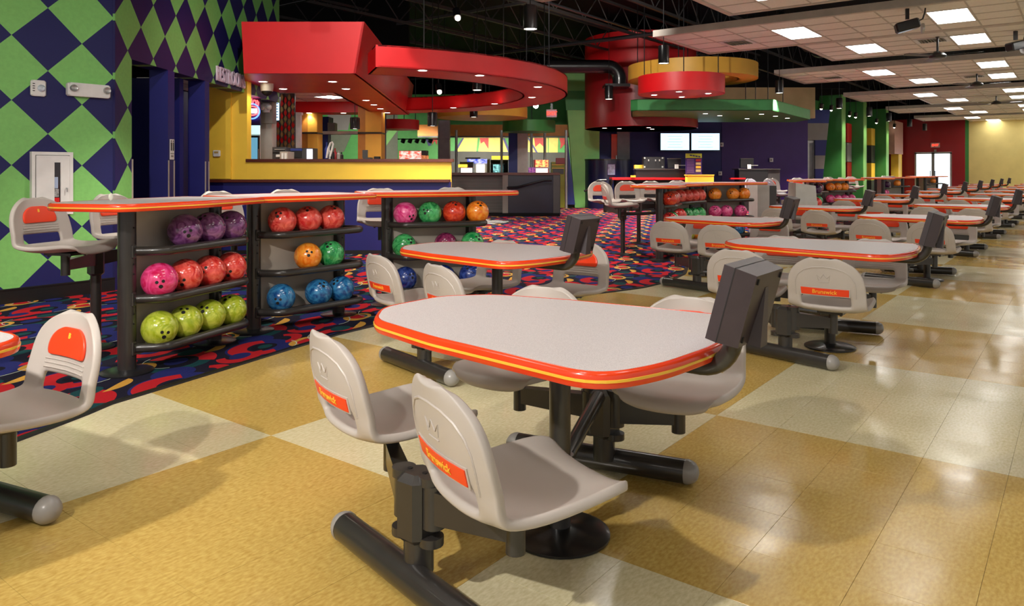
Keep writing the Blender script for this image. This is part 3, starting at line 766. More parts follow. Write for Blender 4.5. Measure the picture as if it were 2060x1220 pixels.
for nm, dk, lt in (('purple', (84, 30, 84), (150, 92, 150)), ('magenta', (205, 20, 84), (242, 84, 150)), ('red', (196, 24, 30), (240, 84, 74)), ('lime', (150, 170, 30), (206, 214, 84)), ('coral', (206, 40, 40), (246, 110, 96)),
                    ('orange', (236, 112, 16), (252, 166, 60)), ('green', (22, 130, 66), (92, 196, 118)), ('blue', (18, 70, 132), (62, 140, 190)), ('navy', (22, 38, 104), (60, 84, 158)), ('plum', (44, 16, 60), (96, 44, 104)), ('pink', (214, 34, 116), (246, 120, 176)), ('scarlet', (190, 34, 22), (236, 84, 50)), ('wine', (92, 24, 60), (160, 60, 104)), ('olive', (150, 150, 40), (190, 200, 80))):
    BC[nm] = ball_mat(nm+' ball', dk, lt)
BR = .1079
BME = {}
def ball(loc, colour, label, group, holes=True):
    if colour not in BME:
        me = MB().sphere((0, 0, 0), BR, 32, 20).mesh('bowling_ball', True); me.materials.append(BC[colour])
        for p in me.polygons: p.use_smooth = True
        BME[colour] = me
        mb = MB()
        if 'hole' not in BME:
            for (lo, la, r) in ((0, 0, .0125), (.28, .17, .010), (.28, -.17, .010)):
                dv = Vector((math.cos(lo)*math.cos(la), math.sin(la), math.sin(lo)*math.cos(la))); M = dv.to_track_quat('Z', 'Y').to_matrix()
                mb.lathe([(r, -.004), (r, .0006), (r*.5, .0009)], dv*(BR-.0006), 12, M)
            h = mb.mesh('finger_holes'); h.materials.append(M_hole); BME['hole'] = h
    o = link('bowling_ball', BME[colour], None, loc, (random.uniform(-.5, .5), random.uniform(-.5, .5), random.uniform(0, 6.28)))
    tag(o, label, 'bowling ball', group)
    if holes: link('finger_holes', BME['hole'], o)
    # most balls show their finger holes somewhere on the camera side
    a = math.atan2(-loc[1], -loc[0])+random.uniform(-.7, .7); o.rotation_euler = (random.uniform(-.2, .2), random.uniform(-.9, .5), a)
    return o
LAY = {0: {(0, 2): [(.35, 'purple'), (.57, 'purple'), (.79, 'purple')], (0, 1): [(.135, 'magenta'), (.353, 'coral'), (.571, 'coral'), (.79, 'coral')], (0, 0): [(.135, 'lime'), (.353, 'lime'), (.571, 'lime'), (.79, 'lime')],
           (1, 2): [(.17, 'coral'), (.40, 'coral'), (.62, 'coral')], (1, 1): [(.40, 'orange'), (.62, 'green')], (1, 0): [(.16, 'blue'), (.50, 'blue'), (.72, 'blue')],
           (2, 2): [(.14, 'pink'), (.37, 'green'), (.60, 'scarlet'), (.83, 'orange')], (2, 1): [(.13, 'green'), (.52, 'wine'), (.78, 'green')], (2, 0): [(.14, 'navy'), (.50, 'navy'), (.76, 'navy')]},
       1: {(0, 2): [(.14, 'scarlet'), (.365, 'coral'), (.59, 'red')], (0, 1): [(.14, 'red'), (.365, 'green')], (0, 0): [(.15, 'scarlet'), (.38, 'olive')],
           (1, 2): [(.135, 'coral'), (.353, 'coral'), (.571, 'coral'), (.79, 'coral')], (1, 1): [(.135, 'red'), (.353, 'green'), (.571, 'green'), (.79, 'green')], (1, 0): [(.15, 'scarlet'), (.40, 'olive'), (.62, 'orange')], (2, 2): [(.14, 'orange'), (.50, 'orange'), (.725, 'orange')], (2, 1): [(.14, 'pink'), (.37, 'pink'), (.66, 'pink')], (2, 0): [(.30, 'navy'), (.60, 'blue')]},
       2: {(0, 2): [(.16, 'plum'), (.45, 'wine')], (0, 1): [(.16, 'red'), (.40, 'green')], (1, 2): [(.16, 'plum'), (.45, 'wine')], (1, 1): [(.16, 'red'), (.40, 'green')], (2, 2): [(.13, 'orange'), (.35, 'orange'), (.57, 'orange')], (2, 1): [(.135, 'pink'), (.355, 'pink'), (.575, 'pink'), (.79, 'pink')]},
       3: {(0, 2): [(.2, 'plum')], (1, 2): [(.2, 'plum')], (1, 1): [(.15, 'red'), (.37, 'pink'), (.6, 'pink')], (2, 2): [(.4, 'orange')]},
       4: {(1, 2): [(.3, 'plum')], (2, 2): [(.4, 'orange')], (1, 1): [(.3, 'pink')]}}
GN = ['nearest', 'second', 'third', 'fourth', 'fifth']
SN = ['bottom', 'middle', 'top']; RN = ['left', 'middle', 'right']
for g in range(5):
    for k in range(3):
        o = T_rack[k] if g == 0 else copy_tree(T_rack[k])
        (ox, oy), a = RACKS[k]; o.location = (ox+g*PER, oy, 0); o.rotation_euler = (0, 0, a)
        tag(o, 'dark metal ball rack under a speckled high top, %s of the %s group' % (RN[k], GN[g]), 'ball rack', 'ball racks')
    for (k, sh), lst in LAY[g].items():
        for q, (x, cname) in enumerate(lst):
            p = rk(g, k, x, -.118)
            pos = 'only ball' if len(lst) == 1 else ORD[q]+' from left'
            ball((p[0], p[1], SHZ[sh]-.006+BR), cname, '%s bowling ball, %s, %s shelf, %s rack of %s group' % ({'lime': 'lime yellow', 'plum': 'dark plum', 'wine': 'wine red', 'navy': 'navy blue', 'blue': 'turquoise blue'}.get(cname, cname), pos, SN[sh], RN[k], GN[g]), 'bowling balls', g < 3)
# bar seats behind the high tops: posts with base plates, arms joining them
def stool_post(x, y, label):
    t = thing('stool_stand', label, 'stool stand', (x, y, 0), 0, 'bar stool stands')
    MB().tube([(0, 0, .012), (0, 0, .52)], .034, 18).build('post', M_met, t, True)
    MB().lathe([(.12, 0), (.12, .008), (.1, .014), (.04, .022)], (0, 0, .007), 26).build('base_plate', M_metd, t, True)
    MB().cbox((0, 0, .605), (.09, .09, .20), .016).build('hinge_block', M_met, t)
    return t
LIFT = .355
STOOLS = [  # group, (x, y), facing, post index, description
    [((2.07, 5.12), -1.15, 0, 'left end of the nearest high top, orange pad showing'), ((2.72, 5.55), -1.2, 0, 'behind the nearest high top beside the left rack post'), ((3.57, 5.62), -1.5, 1, 'behind the middle rack, left crest of two, nearest group'),
     ((4.25, 5.68), -1.7, 1, 'behind the middle rack, right crest of two, nearest group'), ((4.95, 5.36), -2.3, 2, 'in the gap between middle and right rack, nearest group'), ((5.72, 5.14), -2.4, 2, 'behind the right rack of the nearest group')],
    [((9.35, 5.20), -.85, 0, 'leftmost beside the blue kiosk, seen from its side'), ((10.55, 6.15), -2.2, 0, 'second from left, second high top, orange pad facing out'), ((11.05, 5.95), -2.3, 1, 'third from the left at the second high top'),
     ((11.75, 5.85), -2.3, 1, 'crest showing over the second high top, left'), ((12.55, 5.75), -2.4, 2, 'crest showing over the second high top, right')],
    [((15.7, 5.0), -.8, 0, 'left one of three beyond the grey casing, back turned'), ((16.42, 5.62), -.8, 0, 'middle one of three beyond the grey casing'), ((17.15, 5.95), -1.9, 1, 'right one of three beyond the grey casing, pad showing'), ((18.2, 5.9), -2.3, 1, 'crest over the third high top, left'), ((19.6, 5.7), -2.4, 2, 'crest over the third high top, right')],
    [((22.7, 5.3), -.8, 0, 'first of the cluster before the green fins'), ((23.3, 5.85), -.8, 0, 'second of the cluster before the green fins'), ((24.2, 6.0), -1.9, 1, 'third of the cluster before the green fins'), ((25.6, 5.8), -2.4, 1, 'crest over the fourth high top')],
    [((29.8, 5.4), -.3, 0, 'first of the far cluster by the red wall'), ((30.4, 5.65), -.4, 0, 'second of the far cluster by the red wall'), ((31.0, 5.8), -2.0, 1, 'third of the far cluster by the red wall')]]
POSTS = [[(2.36, 5.40), (3.92, 5.80), (5.40, 5.40)], [(9.69, 5.36), (11.4, 6.0), (12.2, 5.9)], [(16.4, 5.62), (17.5, 5.7), (19.2, 5.6)], [(23.0, 5.75), (24.6, 5.7)], [(30.1, 5.75), (31.4, 5.7)]]
for g, lst in enumerate(STOOLS):
    for q, (x, y) in enumerate(POSTS[g]): stool_post(x, y, 'dark steel stool stand on the carpet, %s of the %s high top' % (ORD[q], GN[g]))
    for p, f, k, ds in lst: seat(p, f, 'grey moulded bar stool %s' % ds, 'bar stools', POSTS[g][min(k, len(POSTS[g])-1)], LIFT, 2 if g == 0 else 1)
# steel pipe loop between the bar-seat posts of the second group (visible left of its high top)
t = thing('pipe_arm', 'bent dark pipe rising to the second high top', 'pipe', (9.69, 5.36, 0))
a = FL(1305, 455, .62); pts = [(9.74, 5.34, .60)]
b = Vector((10.05, 4.98)); pts += [(9.9, 5.16, .60), (10.02, 5.02, .61), (10.10, 4.93, .66), (10.13, 4.89, .76), (10.13, 4.89, HZ-.05)]
mb = MB(); mb.tube(pts, .025, 12); mb.build('pipe', M_met, t, True, world=True)
# small shell-like scrap on the left high top
mb = MB(); mb.sphere((0, 0, .02), .02, 10, 8, (.8, .4, 1.2)); p = rk(0, 0, .12, .25); o = mb.build('paper_scrap', M_offw, None, True); o.location = (p[0], p[1], HZ); tag(o, 'small crumpled cream scrap standing on the nearest high top', 'scrap')
# ------------------------------------------------------------------ ceiling clouds with troffers
CZ = 3.73
TL = .61
tm = MB(); tm.prism([(-.298, -.298), (.298, -.298), (.298, .298), (-.298, .298)], .0, .012); ME_ct = tm.mesh('ceiling_tile'); ME_ct.materials.append(M_tile)
def spot(name, loc, parent, energy, angle=1.9, blend=.6, col=(1, .93, .82), rot=(0, 0, 0), r=.05):
    l = bpy.data.lights.new(name, 'SPOT'); l.energy = energy; l.spot_size = angle; l.spot_blend = blend; l.color = col; l.shadow_soft_size = r
    o = bpy.data.objects.new(name, l); COL.objects.link(o); o.location = loc; o.rotation_euler = rot
    if parent: o.parent = parent
    return o
def troffer(u, v, z, label, su=1.22, sv=.61):
    t = thing('troffer', label, 'ceiling light', (u, v, z), 0, 'ceiling troffers')
    mb = MB(); a, b = su/2-.01, sv/2-.01
    mb.b2(-a, a, -b, -b+.02, -.004, .02); mb.b2(-a, a, b-.02, b, -.004, .02); mb.b2(-a, -a+.02, -b+.02, b-.02, -.004, .02); mb.b2(a-.02, a, -b+.02, b-.02, -.004, .02)
    mb.build('frame', M_white, t); MB().b2(-a+.02, a-.02, -b+.02, b-.02, .0, .012).build('diffuser', M_troff, t); return t
def vent(u, v, z, label):
    t = thing('air_vent', label, 'air vent', (u, v, z), 0, 'ceiling air vents')
    mb = MB(); mb.b2(-.29, .29, -.29, -.22, -.008, .004); mb.b2(-.29, .29, .22, .29, -.008, .004); mb.b2(-.29, -.24, -.22, .22, -.008, .004); mb.b2(.24, .29, -.22, .22, -.008, .004); mb.build('frame', M_white, t)
    for i in range(8): link('slat', ME_slat, t, (0, -.19+i*.054, -.006), (.6, 0, 0))
    return t
sm = MB(); sm.b2(-.24, .24, -.022, .022, -.002, .002); ME_slat = sm.mesh('slat'); ME_slat.materials.append(M_alum)
CU = [(-8.0, 0), (-1.05, 0), (6.55, 1), (12.75, 2), (19.6, 3), (26.6, 4), (33.3, 5), (39.6, 6)]
CN = ['cloud behind the camera', 'cloud over the foreground', 'nearest visible cloud', 'second visible cloud', 'third visible cloud', 'fourth visible cloud', 'fifth visible cloud', 'farthest visible cloud']
VT = 6.28
for ci, (u0, vis) in enumerate(CU):
    vis_lo = -2.0 if ci < 5 else -1.4
    t = thing('ceiling_cloud', 'suspended white tile ceiling raft, %s' % CN[ci], 'ceiling raft', (u0, 0, CZ), 0, 'suspended ceiling rafts')
    rects = [(0, VT, 4), (2.62, VT-3*TL, 4)]
    for (ru, vt, nr) in rects:
        n = int((vt-vis_lo)/TL); vb = vt-n*TL; w_ = nr*TL
        mb = MB(); e = .09
        mb.b2(ru-e, ru, vb-e, vt+e, -.012, .11); mb.b2(ru+w_, ru+w_+e, vb-e, vt+e, -.012, .11); mb.b2(ru, ru+w_, vt, vt+e, -.012, .11); mb.b2(ru, ru+w_, vb-e, vb, -.012, .11); mb.b2(ru, ru+w_, vb, vt, .03, .05)
        mb.build('edge_frame', M_grid, t)
        mb = MB()
        for i in range(1, nr): mb.b2(ru+i*TL-.012, ru+i*TL+.012, vb, vt, -.004, .02)
        for j in range(1, n): mb.b2(ru, ru+w_, vt-j*TL-.012, vt-j*TL+.012, -.004, .02)
        mb.build('grid_bars', M_grid, t)
        main = ru == 0
        lights = [3, 7, 11] if main else [1, 4, 8]
        vents = [(1, 2), (9, 1)] if main else [(3, 1)]
        for j in range(n):
            for i in range(nr):
                if j in lights and i in (1, 2): continue
                if (j, i) in vents and 2 <= ci <= 4: continue
                link('ceiling_tile', ME_ct, t, (ru+(i+.5)*TL, vt-(j+.5)*TL, .004))
        for q, j in enumerate(lights):
            if j < n: troffer(u0+ru+2*TL, vt-(j+.5)*TL, CZ, 'lit ceiling panel, %s of the %s strip, %s' % (ORD[q], 'wide' if main else 'short', CN[ci]))
        if 2 <= ci <= 4:
            for (j, i) in vents: vent(u0+ru+(i+.5)*TL, vt-(j+.5)*TL, CZ, 'white louvred vent, %s, %s' % ('short strip' if not main else ('wide strip near its tip' if j < 4 else 'wide strip toward the right'), CN[ci]))
    mb = MB()
    for (ru, vt, nr) in rects:
        for du in (.2, nr*TL-.2):
            for k in range(5): mb.tube([(ru+du, vt-.3-k*1.8, .05), (ru+du, vt-.3-k*1.8, 1.95)], .006, 5)
    mb.build('hanger_rods', M_metd, t)
# open-web joists and girders under the dark deck
def joist(p0, p1, zb, zt, label, step=.6):
    t = thing('roof_joist', label, 'roof joist', (p0[0], p0[1], zb), 0, 'roof joists')
    d = Vector((p1[0]-p0[0], p1[1]-p0[1], 0)); L = d.length; a = math.atan2(d.y, d.x); n = int(L/step)
    for nm, z in (('bottom_chord', 0), ('top_chord', zt-zb)):
        o = MB().b2(0, L, -.035, .035, z-.03, z+.03).build(nm, M_joist, t); o.rotation_euler = (0, 0, a)
    mb = MB()
    for i in range(n): x0 = i*step; mb.tube([(x0, 0, 0 if i % 2 == 0 else zt-zb), (x0+step, 0, zt-zb if i % 2 == 0 else 0)], .014, 5)
    o = mb.build('web', M_joist, t); o.rotation_euler = (0, 0, a); o['kind'] = 'stuff'
M_joist = pm('dark grey joist paint', (64, 62, 62), .5)
for k, v in enumerate((7.4, 9.2, 11.0, 12.8, 14.6, 17.0, 19.4)): joist((4, v), (44, v), 4.75, 5.35, 'black open-web roof joist, %s inward from the ceiling rafts' % ORD[k])
for k, u in enumerate((13.5, 22.0, 30.5)): joist((u, 6.5), (u, 26), 5.0, 5.65, 'black cross girder above the joists, %s from the camera' % ORD[k], .8)
for k, (a, b, z, r) in enumerate((((8, 8.4), (30, 8.4), 4.55, .03), ((9, 7.0), (9, 20), 4.5, .025), ((16, 8.0), (16, 22), 4.45, .05), ((10, 15.5), (34, 15.5), 4.4, .12))):
    tag(MB().tube([(a[0], a[1], z), (b[0], b[1], z)], r, 10).build('ceiling_conduit', M_metd, None, True), 'dark ceiling pipe under the joists, %s by height' % ORD[k], 'pipe', 'ceiling pipes')
# ------------------------------------------------------------------ pendants, projectors, fans
def pendant(x, y, zb, label, r=.10, h=.34, energy=PENDANT, top=5.7):
    t = thing('pendant_light', label, 'pendant light', (x, y, zb), 0, 'black cylinder pendants')
    MB().lathe([(r*.95, .012), (r, .0), (r, h-.03), (r*.93, h-.006), (r*.5, h), (.0, h)], (0, 0, 0), 24).build('shade', M_metd, t, True)
    MB().lathe([(.0, .010), (r*.92, .010), (r*.92, .014), (0, .014)], (0, 0, 0), 20).build('lens', M_lamp, t)
    MB().tube([(0, 0, h), (0, 0, top-zb)], .008, 6).build('stem', M_metd, t)
    spot('lamp', (0, 0, -.012), t, energy, 1.75, .5, r=.07)
    return t
for k, u in enumerate((-.2, 4.2, 8.55, 12.76, 19.4, 25.3, 29.5, 32.9, 37.4, 41.4)):
    pendant(u, 6.2, 3.22, 'black cylinder pendant, %s in the row along the carpet' % ORD[k])
for nm, px, py0, py1, d, ds in (('', 1225, 172, 200, 20.5, 'in front of the dark red drum'), ('', 960, 160, 182, 15.5, 'inside the big red ring'), ('', 953, 222, 236, 18.2, 'below the far rim of the red ring'), ('', 870, 226, 254, 15.2, 'left of the grey column by the arcade'), ('', 714, 236, 260, 16.0, 'between the mustard columns')):
    x, y = Q(px, d); pendant(x, y, ZP(py1, d), 'black cylinder pendant %s' % ds, (16 if d > 17 else 20)/2/FPX*d, (py1-py0)*d/FPX, PENDANT*.7)
def projector(px, py, ds, rz):
    d = FPX*(CZ-.26-H)/(HY-py); x, y = Q(px, d)
    t = thing('stage_light', 'black box stage light %s' % ds, 'stage light', (x, y, CZ-.26), rz, 'stage lights')
    R = Matrix.Rotation(-.25, 3, 'Y'); MB().cbox((0, 0, 0), (.34, .17, .15), .02, M=R).build('body', M_metd, t)
    MB().box((0, 0, .2), (.05, .05, .2)).build('bracket', M_metd, t); MB().lathe([(.08, 0), (.08, .03), (.05, .03)], (.2, 0, -.05), 16, Matrix.Rotation(PI/2, 3, 'Y')).build('lens', M_alum, t)
    MB().tube([(.12, .0, .05), (.22, .02, .1), (.25, .02, .2), (.26, .02, .3)], .012, 6).build('cable', M_metd, t)
projector(1825, 52, 'on the second ceiling raft', -1.2); projector(2043, 92, 'at the right frame edge', -.6)
def fan(px, py, d, ds):
    x, y = Q(px, d); z = ZP(py, d)
    t = thing('ceiling_fan', 'black ceiling fan %s' % ds, 'ceiling fan', (x, y, z), 0, 'ceiling fans')
    MB().lathe([(.05, 0), (.14, .02), (.16, .06), (.12, .1), (.05, .14)], (0, 0, 0), 20).build('motor', M_metd, t, True)
    MB().tube([(0, 0, .1), (0, 0, .42), ], .02, 8).build('rod', M_metd, t); MB().lathe([(.03, .40), (.09, .50)], (0, 0, 0), 16).build('canopy', M_metd, t, True)
    for k in range(3):
        o = MB().prism([(.15, -.05), (.7, -.075), (.75, 0), (.7, .075), (.15, .05)], .055, .065).build('blade', M_metd, t); o.rotation_euler = (.12, 0, k*2.094+.4)
fan(1886, 119, 14.0, 'under the second raft'); fan(1965, 175, 19.3, 'under the third raft'); fan(2004, 211, 25.0, 'under the fourth raft, right')
# lamps added out of view to brighten racks and fascias, cast table shadow
def aimed(nm, label, p, aim, energy, angle, blend):
    a = math.atan2(aim[1]-p[1], aim[0]-p[0]); t = thing(nm, label, 'stage light', p, a, 'stage lights')
    MB().cbox((0, 0, 0), (.34, .2, .17), .02).build('body', M_metd, t); MB().box((0, 0, .2), (.05, .05, .24)).build('bracket', M_metd, t); MB().lathe([(.08, 0), (.08, .03), (.05, .03)], (.16, 0, 0), 16, Matrix.Rotation(PI/2, 3, 'Y')).build('lens', M_alum, t)
    if p[2] > 3.6: MB().tube([(0, 0, .3), (0, 0, 5.7-p[2])], .015, 6).build('stem', M_metd, t)
    L = Vector((p[0]+.22*math.cos(a), p[1]+.22*math.sin(a), p[2])); dv = Vector(aim)-L
    sp = spot('lamp', (.22, 0, 0), t, energy, angle, blend, (1, .95, .88), r=.07); e = dv.to_track_quat('-Z', 'Y').to_matrix(); sp.rotation_euler = (Matrix.Rotation(-a, 3, 'Z') @ e).to_euler()
aimed('stage_light', 'added black box lamp out of view, casts the big table shadow', (-2.3, 2.2, 3.42), (2.2, 1.3, .3), ADDED_LAMP, 1.5, 1.0)  # added source behind the camera, gives the table its floor shadow
aimed('stage_light', 'added black box fill lamp behind the camera, brightens the nearest ball racks', (-2.0, 0.6, 3.42), (3.2, 5.2, 1.0), ADDED_LAMP*.95, 1.3, 1.0)  # added front fill for the racks, balls and left wall
for _px, _d, _ax, _ad, _az, _e, _ds in ((560, 6.2, 620, 10.6, 1.9, 480, 'snack bar front'), (860, 7.4, 900, 10.8, 2.3, 330, 'big red ring'), (1180, 12.0, 1300, 19.0, 2.7, 620, 'green canopy'), (1060, 12.5, 1220, 23.0, 1.6, 450, 'dark red drum')):
    aimed('stage_light', 'added black box fill lamp out of view, aimed at the %s' % _ds, (*Q(_px, _d), 4.75), (*Q(_ax, _ad), _az), _e, 1.15, 1.0)  # added front fill for the fascias, all above the frame
# ------------------------------------------------------------------ snack bar canopy and big red ring
SZ0, SZ1 = 2.58, 3.29
def fz(mb, poly, z0, z1, top=None):
    f = lambda pl: [F2W(X, d) for X, d in pl][::1]
    return mb.prism(f(poly), z0, z1, f(top) if top else None)
t = fthing('snack_canopy', 'angular red canopy soffit over the snack bar counter', 'canopy', 605, 11.0, SZ0)
mb = MB()
fz(mb, [(-3.72, 10.40), (-2.17, 10.40), (-2.23, 12.98), (-4.6, 12.98)], SZ0, SZ0+.02)
fz(mb, [(-3.10, 12.98), (-2.23, 12.98), (-2.47, 18.0), (-3.28, 18.0)], SZ0, SZ0+.02)
fz(mb, [(-6.5, 17.3), (-3.2, 17.3), (-3.28, 18.0), (-6.5, 18.0)], SZ0, SZ0+.02)
mb.build('underside', M_red, t, world=True)
mb = MB()
f3 = lambda X, d, z: (*F2W(X, d), z)
wpoly(mb, [f3(-3.72, 10.40, SZ0), f3(-2.17, 10.40, SZ0), f3(-2.04, 10.36, SZ1), f3(-3.74, 10.36, SZ1)], (*F2W(0, .03), 0))
mb.build('front_fascia', M_red, t, world=True)
mb = MB(); wpoly(mb, [f3(-2.17, 10.40, SZ0), f3(-2.47, 18.0, SZ0), f3(-2.36, 18.0, SZ1), f3(-2.04, 10.36, SZ1)], (*F2W(-.03, 0), 0)); mb.build('side_fascia', M_red, t, world=True)
mb = MB(); fz(mb, [(-6.5, 17.28), (-3.2, 17.28), (-3.2, 17.33), (-6.5, 17.33)], SZ0, SZ0+.30); fz(mb, [(-4.6, 12.93), (-3.1, 12.93), (-3.1, 12.98), (-4.6, 12.98)], SZ0, SZ0+.3); fz(mb, [(-3.1, 12.98), (-3.05, 12.98), (-3.22, 17.3), (-3.27, 17.3)], SZ0, SZ0+.3); mb.build('recess_sides', M_red, t, world=True)
mb = MB(); fz(mb, [(-6.5, 12.98), (-3.1, 12.98), (-3.25, 17.3), (-6.5, 17.3)], SZ0+.25, SZ0+.27); mb.build('tile_ceiling', M_tile, t, world=True)
mb = MB()
for k in range(1, 6): fz(mb, [(-6.5, 12.98+k*.72), (-3.1, 12.98+k*.72), (-3.1, 13.005+k*.72), (-6.5, 13.005+k*.72)], SZ0+.243, SZ0+.25)
for k in range(1, 5): fz(mb, [(-3.2-k*.7, 12.98), (-3.175-k*.7, 12.98), (-3.3-k*.7, 17.3), (-3.325-k*.7, 17.3)], SZ0+.243, SZ0+.25)
mb.build('tile_grid', M_grid, t, world=True)
mb = MB(); fz(mb, [(-3.74, 10.42), (-2.06, 10.42), (-2.38, 18.0), (-6.5, 18.0)], SZ1-.03, SZ1); mb.build('lid', M_black, t, world=True)
def downlight(px, py, z, ds, energy=DOWN, col=(1, .92, .8), r=.06):
    d = FPX*(z-H)/(HY-py); x, y = Q(px, d)
    t = thing('downlight', 'recessed round downlight %s' % ds, 'downlight', (x, y, z), 0, 'recessed downlights')
    MB().lathe([(r, 0), (r+.02, -.004), (r+.025, -.001)], (0, 0, 0), 16).build('trim', M_white, t, True)
    MB().lathe([(0, -.002), (r, -.002), (r, .001), (0, .001)], (0, 0, 0), 14).build('lens', M_lamp, t)
    if energy: spot('lamp', (0, 0, -.012), t, energy, 2.0, .6, col, r=.05)
for k, (X_, d_) in enumerate(((-3.9, 13.7), (-3.9, 16.2), (-5.2, 14.9))): troffer(*F2W(X_, d_), SZ0+.245, 'lit panel in the snack bar tile ceiling, %s' % ('left', 'right', 'back')[k], .58, .58)
DLC = [(669, 164.5, 22), (569.5, 179, 22), (696, 179, 22), (736.5, 202, 22), (752, 211, 0), (765, 219, 22), (779, 227, 0), (529, 164.5, 22), (622, 227.5, 22), (691, 227.5, 22)]
for k, (px, py, e) in enumerate(DLC): downlight(px, py, SZ0, 'in the snack bar canopy, %s listed front to back' % ORD[k], e*1.2)
t = fthing('dome_camera', 'white dome security camera under the snack canopy', 'camera', 537, 11.6, SZ0)
MB().lathe([(.09, -.12), (.1, -.06), (.1, 0)], (0, 0, 0), 18).build('housing', M_offw, t, True); MB().lathe([(0, -.2), (.05, -.18), (.075, -.15), (.08, -.12)], (0, 0, 0), 16).build('dome', M_hole, t, True)
# the ring
RC = F2W(-3.10, 13.96); RO, RI, RZ0, RZ1 = 4.12, 3.30, 2.62, 2.92
a0, a1 = math.radians(-72)+VR, math.radians(82)+VR
t = thing('red_ring', 'large sweeping red ring soffit hung over the snack area', 'ceiling ring', (RC[0], RC[1], RZ0))
mb = MB().ringsec((0, 0), RI, RO, 0, .02, a0, a1, 72); mb.build('underside', M_red, t)
MB().ringsec((0, 0), RO-.03, RO, .0, RZ1-RZ0, a0, a1, 72).build('outer_fascia', M_red, t, True)
MB().ringsec((0, 0), RI, RI+.03, .0, RZ1-RZ0, a0, a1, 72).build('inner_fascia', M_red, t, True)
MB().ringsec((0, 0), RI, RO, RZ1-RZ0-.02, RZ1-RZ0, a0, a1, 72).build('lid', M_black, t)
for q in (a0+.004, a1-.004):
    MB().box(((RI+RO)/2*math.cos(q), (RI+RO)/2*math.sin(q), .15), (RO-RI, .03, RZ1-RZ0), q).build('end_plate', M_red, t)
for k in range(7):
    q = a0+(a1-a0)*(k+.5)/7; MB().tube([((RO-.3)*math.cos(q), (RO-.3)*math.sin(q), .28), ((RO-.3)*math.cos(q), (RO-.3)*math.sin(q), 5.7-RZ0)], .01, 6).build('hanger', M_metd, t)
for k, (px, py) in enumerate(((965, 152), (1082, 175), (1070, 196), (995, 209), (912, 217), (850, 142))): downlight(px, py, RZ0, 'in the big red ring, %s clockwise' % ORD[k], DOWN*.45)
# ------------------------------------------------------------------ dark walls behind
mb = MB(); fbx(mb, 330, 822, -60, 172, 19.2, .2); struct(mb.build('wall_black', M_black))
# ------------------------------------------------------------------ behind the snack counter
def simple(name, x0, x1, y0, y1, d, t, mat, label, cat, group=None): return fbox(name, x0, x1, y0, y1, d, t, mat, label, cat, group)
mb = MB(); fbx(mb, 440, 560, 120, 520, 15.5, .15); struct(mb.build('wall_snack', M_grey))
c = fthing('grey_column', 'square pale grey column at the left end of the snack counter', 'column', 535, 13.0)
fbox('shaft', 524, 547, 130, 470, 12.9, .25, pm('pale grey paint', (190, 188, 182), .5), parent=c)
fbox('upper_box', 523, 548, 178, 248, 12.82, .2, M_grey, parent=c)
t = fthing('exit_light', 'white two-headed emergency lamp on the grey column', 'light', 534, 12.75, ZP(228, 12.75))
fbox('housing', 528, 540, 208, 226, 12.74, .08, M_white, parent=t)
for px in (527, 541): x, y = Q(px, 12.7); MB().sphere((x, y, ZP(216, 12.7)), .05, 12, 8).build('lamp_head', M_white, t, True, world=True)
t = fthing('neon_sign', 'neon sign with red script and blue white oval lettering', 'neon sign', 510, 12.2, ZP(250, 12.2))
fbox('backing', 497, 523, 172, 252, 12.3, .05, pm('dark blue panel', (22, 18, 60), .4), parent=t)
nred, nblue, nwh = emis('red neon', (255, 70, 70), 5), emis('blue neon', (70, 110, 255), 5), emis('white neon', (255, 245, 250), 5)
def neon(name, pts, mat, r=.012):
    d = 12.24; MB().tube([(*Q(px, d), ZP(py, d)) for px, py in pts], r, 6).build(name, mat, t, True, world=True)
def oval(cx, cy, rx, ry, n=20): return [(cx+rx*math.cos(2*PI*k/n), cy+ry*math.sin(2*PI*k/n)) for k in range(n+1)]
neon('oval_tube', oval(507, 223, 13, 9), nred); neon('oval_tube', oval(507, 224, 15, 15), nblue)
neon('script_tube', [(500, 212), (502, 200), (506, 198), (508, 210), (511, 201), (514, 202), (515, 211), (518, 202), (520, 206), (519, 213)], nred)
neon('flame_tube', [(503, 196), (501, 190), (504, 186), (503, 182), (507, 188), (506, 195)], nwh)
for k_ in range(6): neon('letter_stroke', [(498+k_*3.2, 228), (498.5+k_*3.2, 219), (500.2+k_*3.2, 219), (500+k_*3.2, 227)], nwh, .008)
t = fthing('drinks_fridge', 'tall drinks fridge with lit glass door behind the snack wall', 'fridge', 511, 13.4)
fbox('cabinet', 498, 522, 252, 470, 13.3, .6, M_white, parent=t); fbox('header', 500, 521, 246, 270, 13.24, .06, emis('fridge header', (200, 240, 235), 1.2), parent=t)
dr = fbox('door_frame', 500, 521, 273, 460, 13.24, .05, M_metd, parent=t); fbox('glass', 502, 517, 277, 440, 13.21, .03, emis('cool fridge glass', (120, 190, 220), .7), parent=t); fbox('handle', 518, 519.5, 300, 330, 13.18, .03, M_alum, parent=t)
t = fthing('menu_screen', 'tall lit menu screen beside the mirrored diamond wall', 'screen', 555, 13.9, ZP(244, 13.9))
fbox('bezel', 547, 562, 195, 245, 13.9, .08, M_metd, parent=t); s = fbox('display', 548.5, 560.5, 198, 242, 13.87, .03, M_screen, parent=t)
fbox('mount_pole', 553, 556, 183.5, 196, 13.93, .04, M_metd, parent=t)
for k in range(7): fbox('text_row', 550, 559, 202+k*5.5, 203.6+k*5.5, 13.85, .015, M_blue, parent=t)
t = fthing('mirror_panel', 'panel of shimmering red and gold hanging diamonds', 'wall panel', 570, 15.0)
fbox('backing', 548, 593, 188, 305, 15.1, .06, M_dgrey, parent=t)
mg, mr = pm('gold foil', (190, 150, 96), .22, .6), pm('red foil', (190, 30, 26), .25, .3)
dm = {}
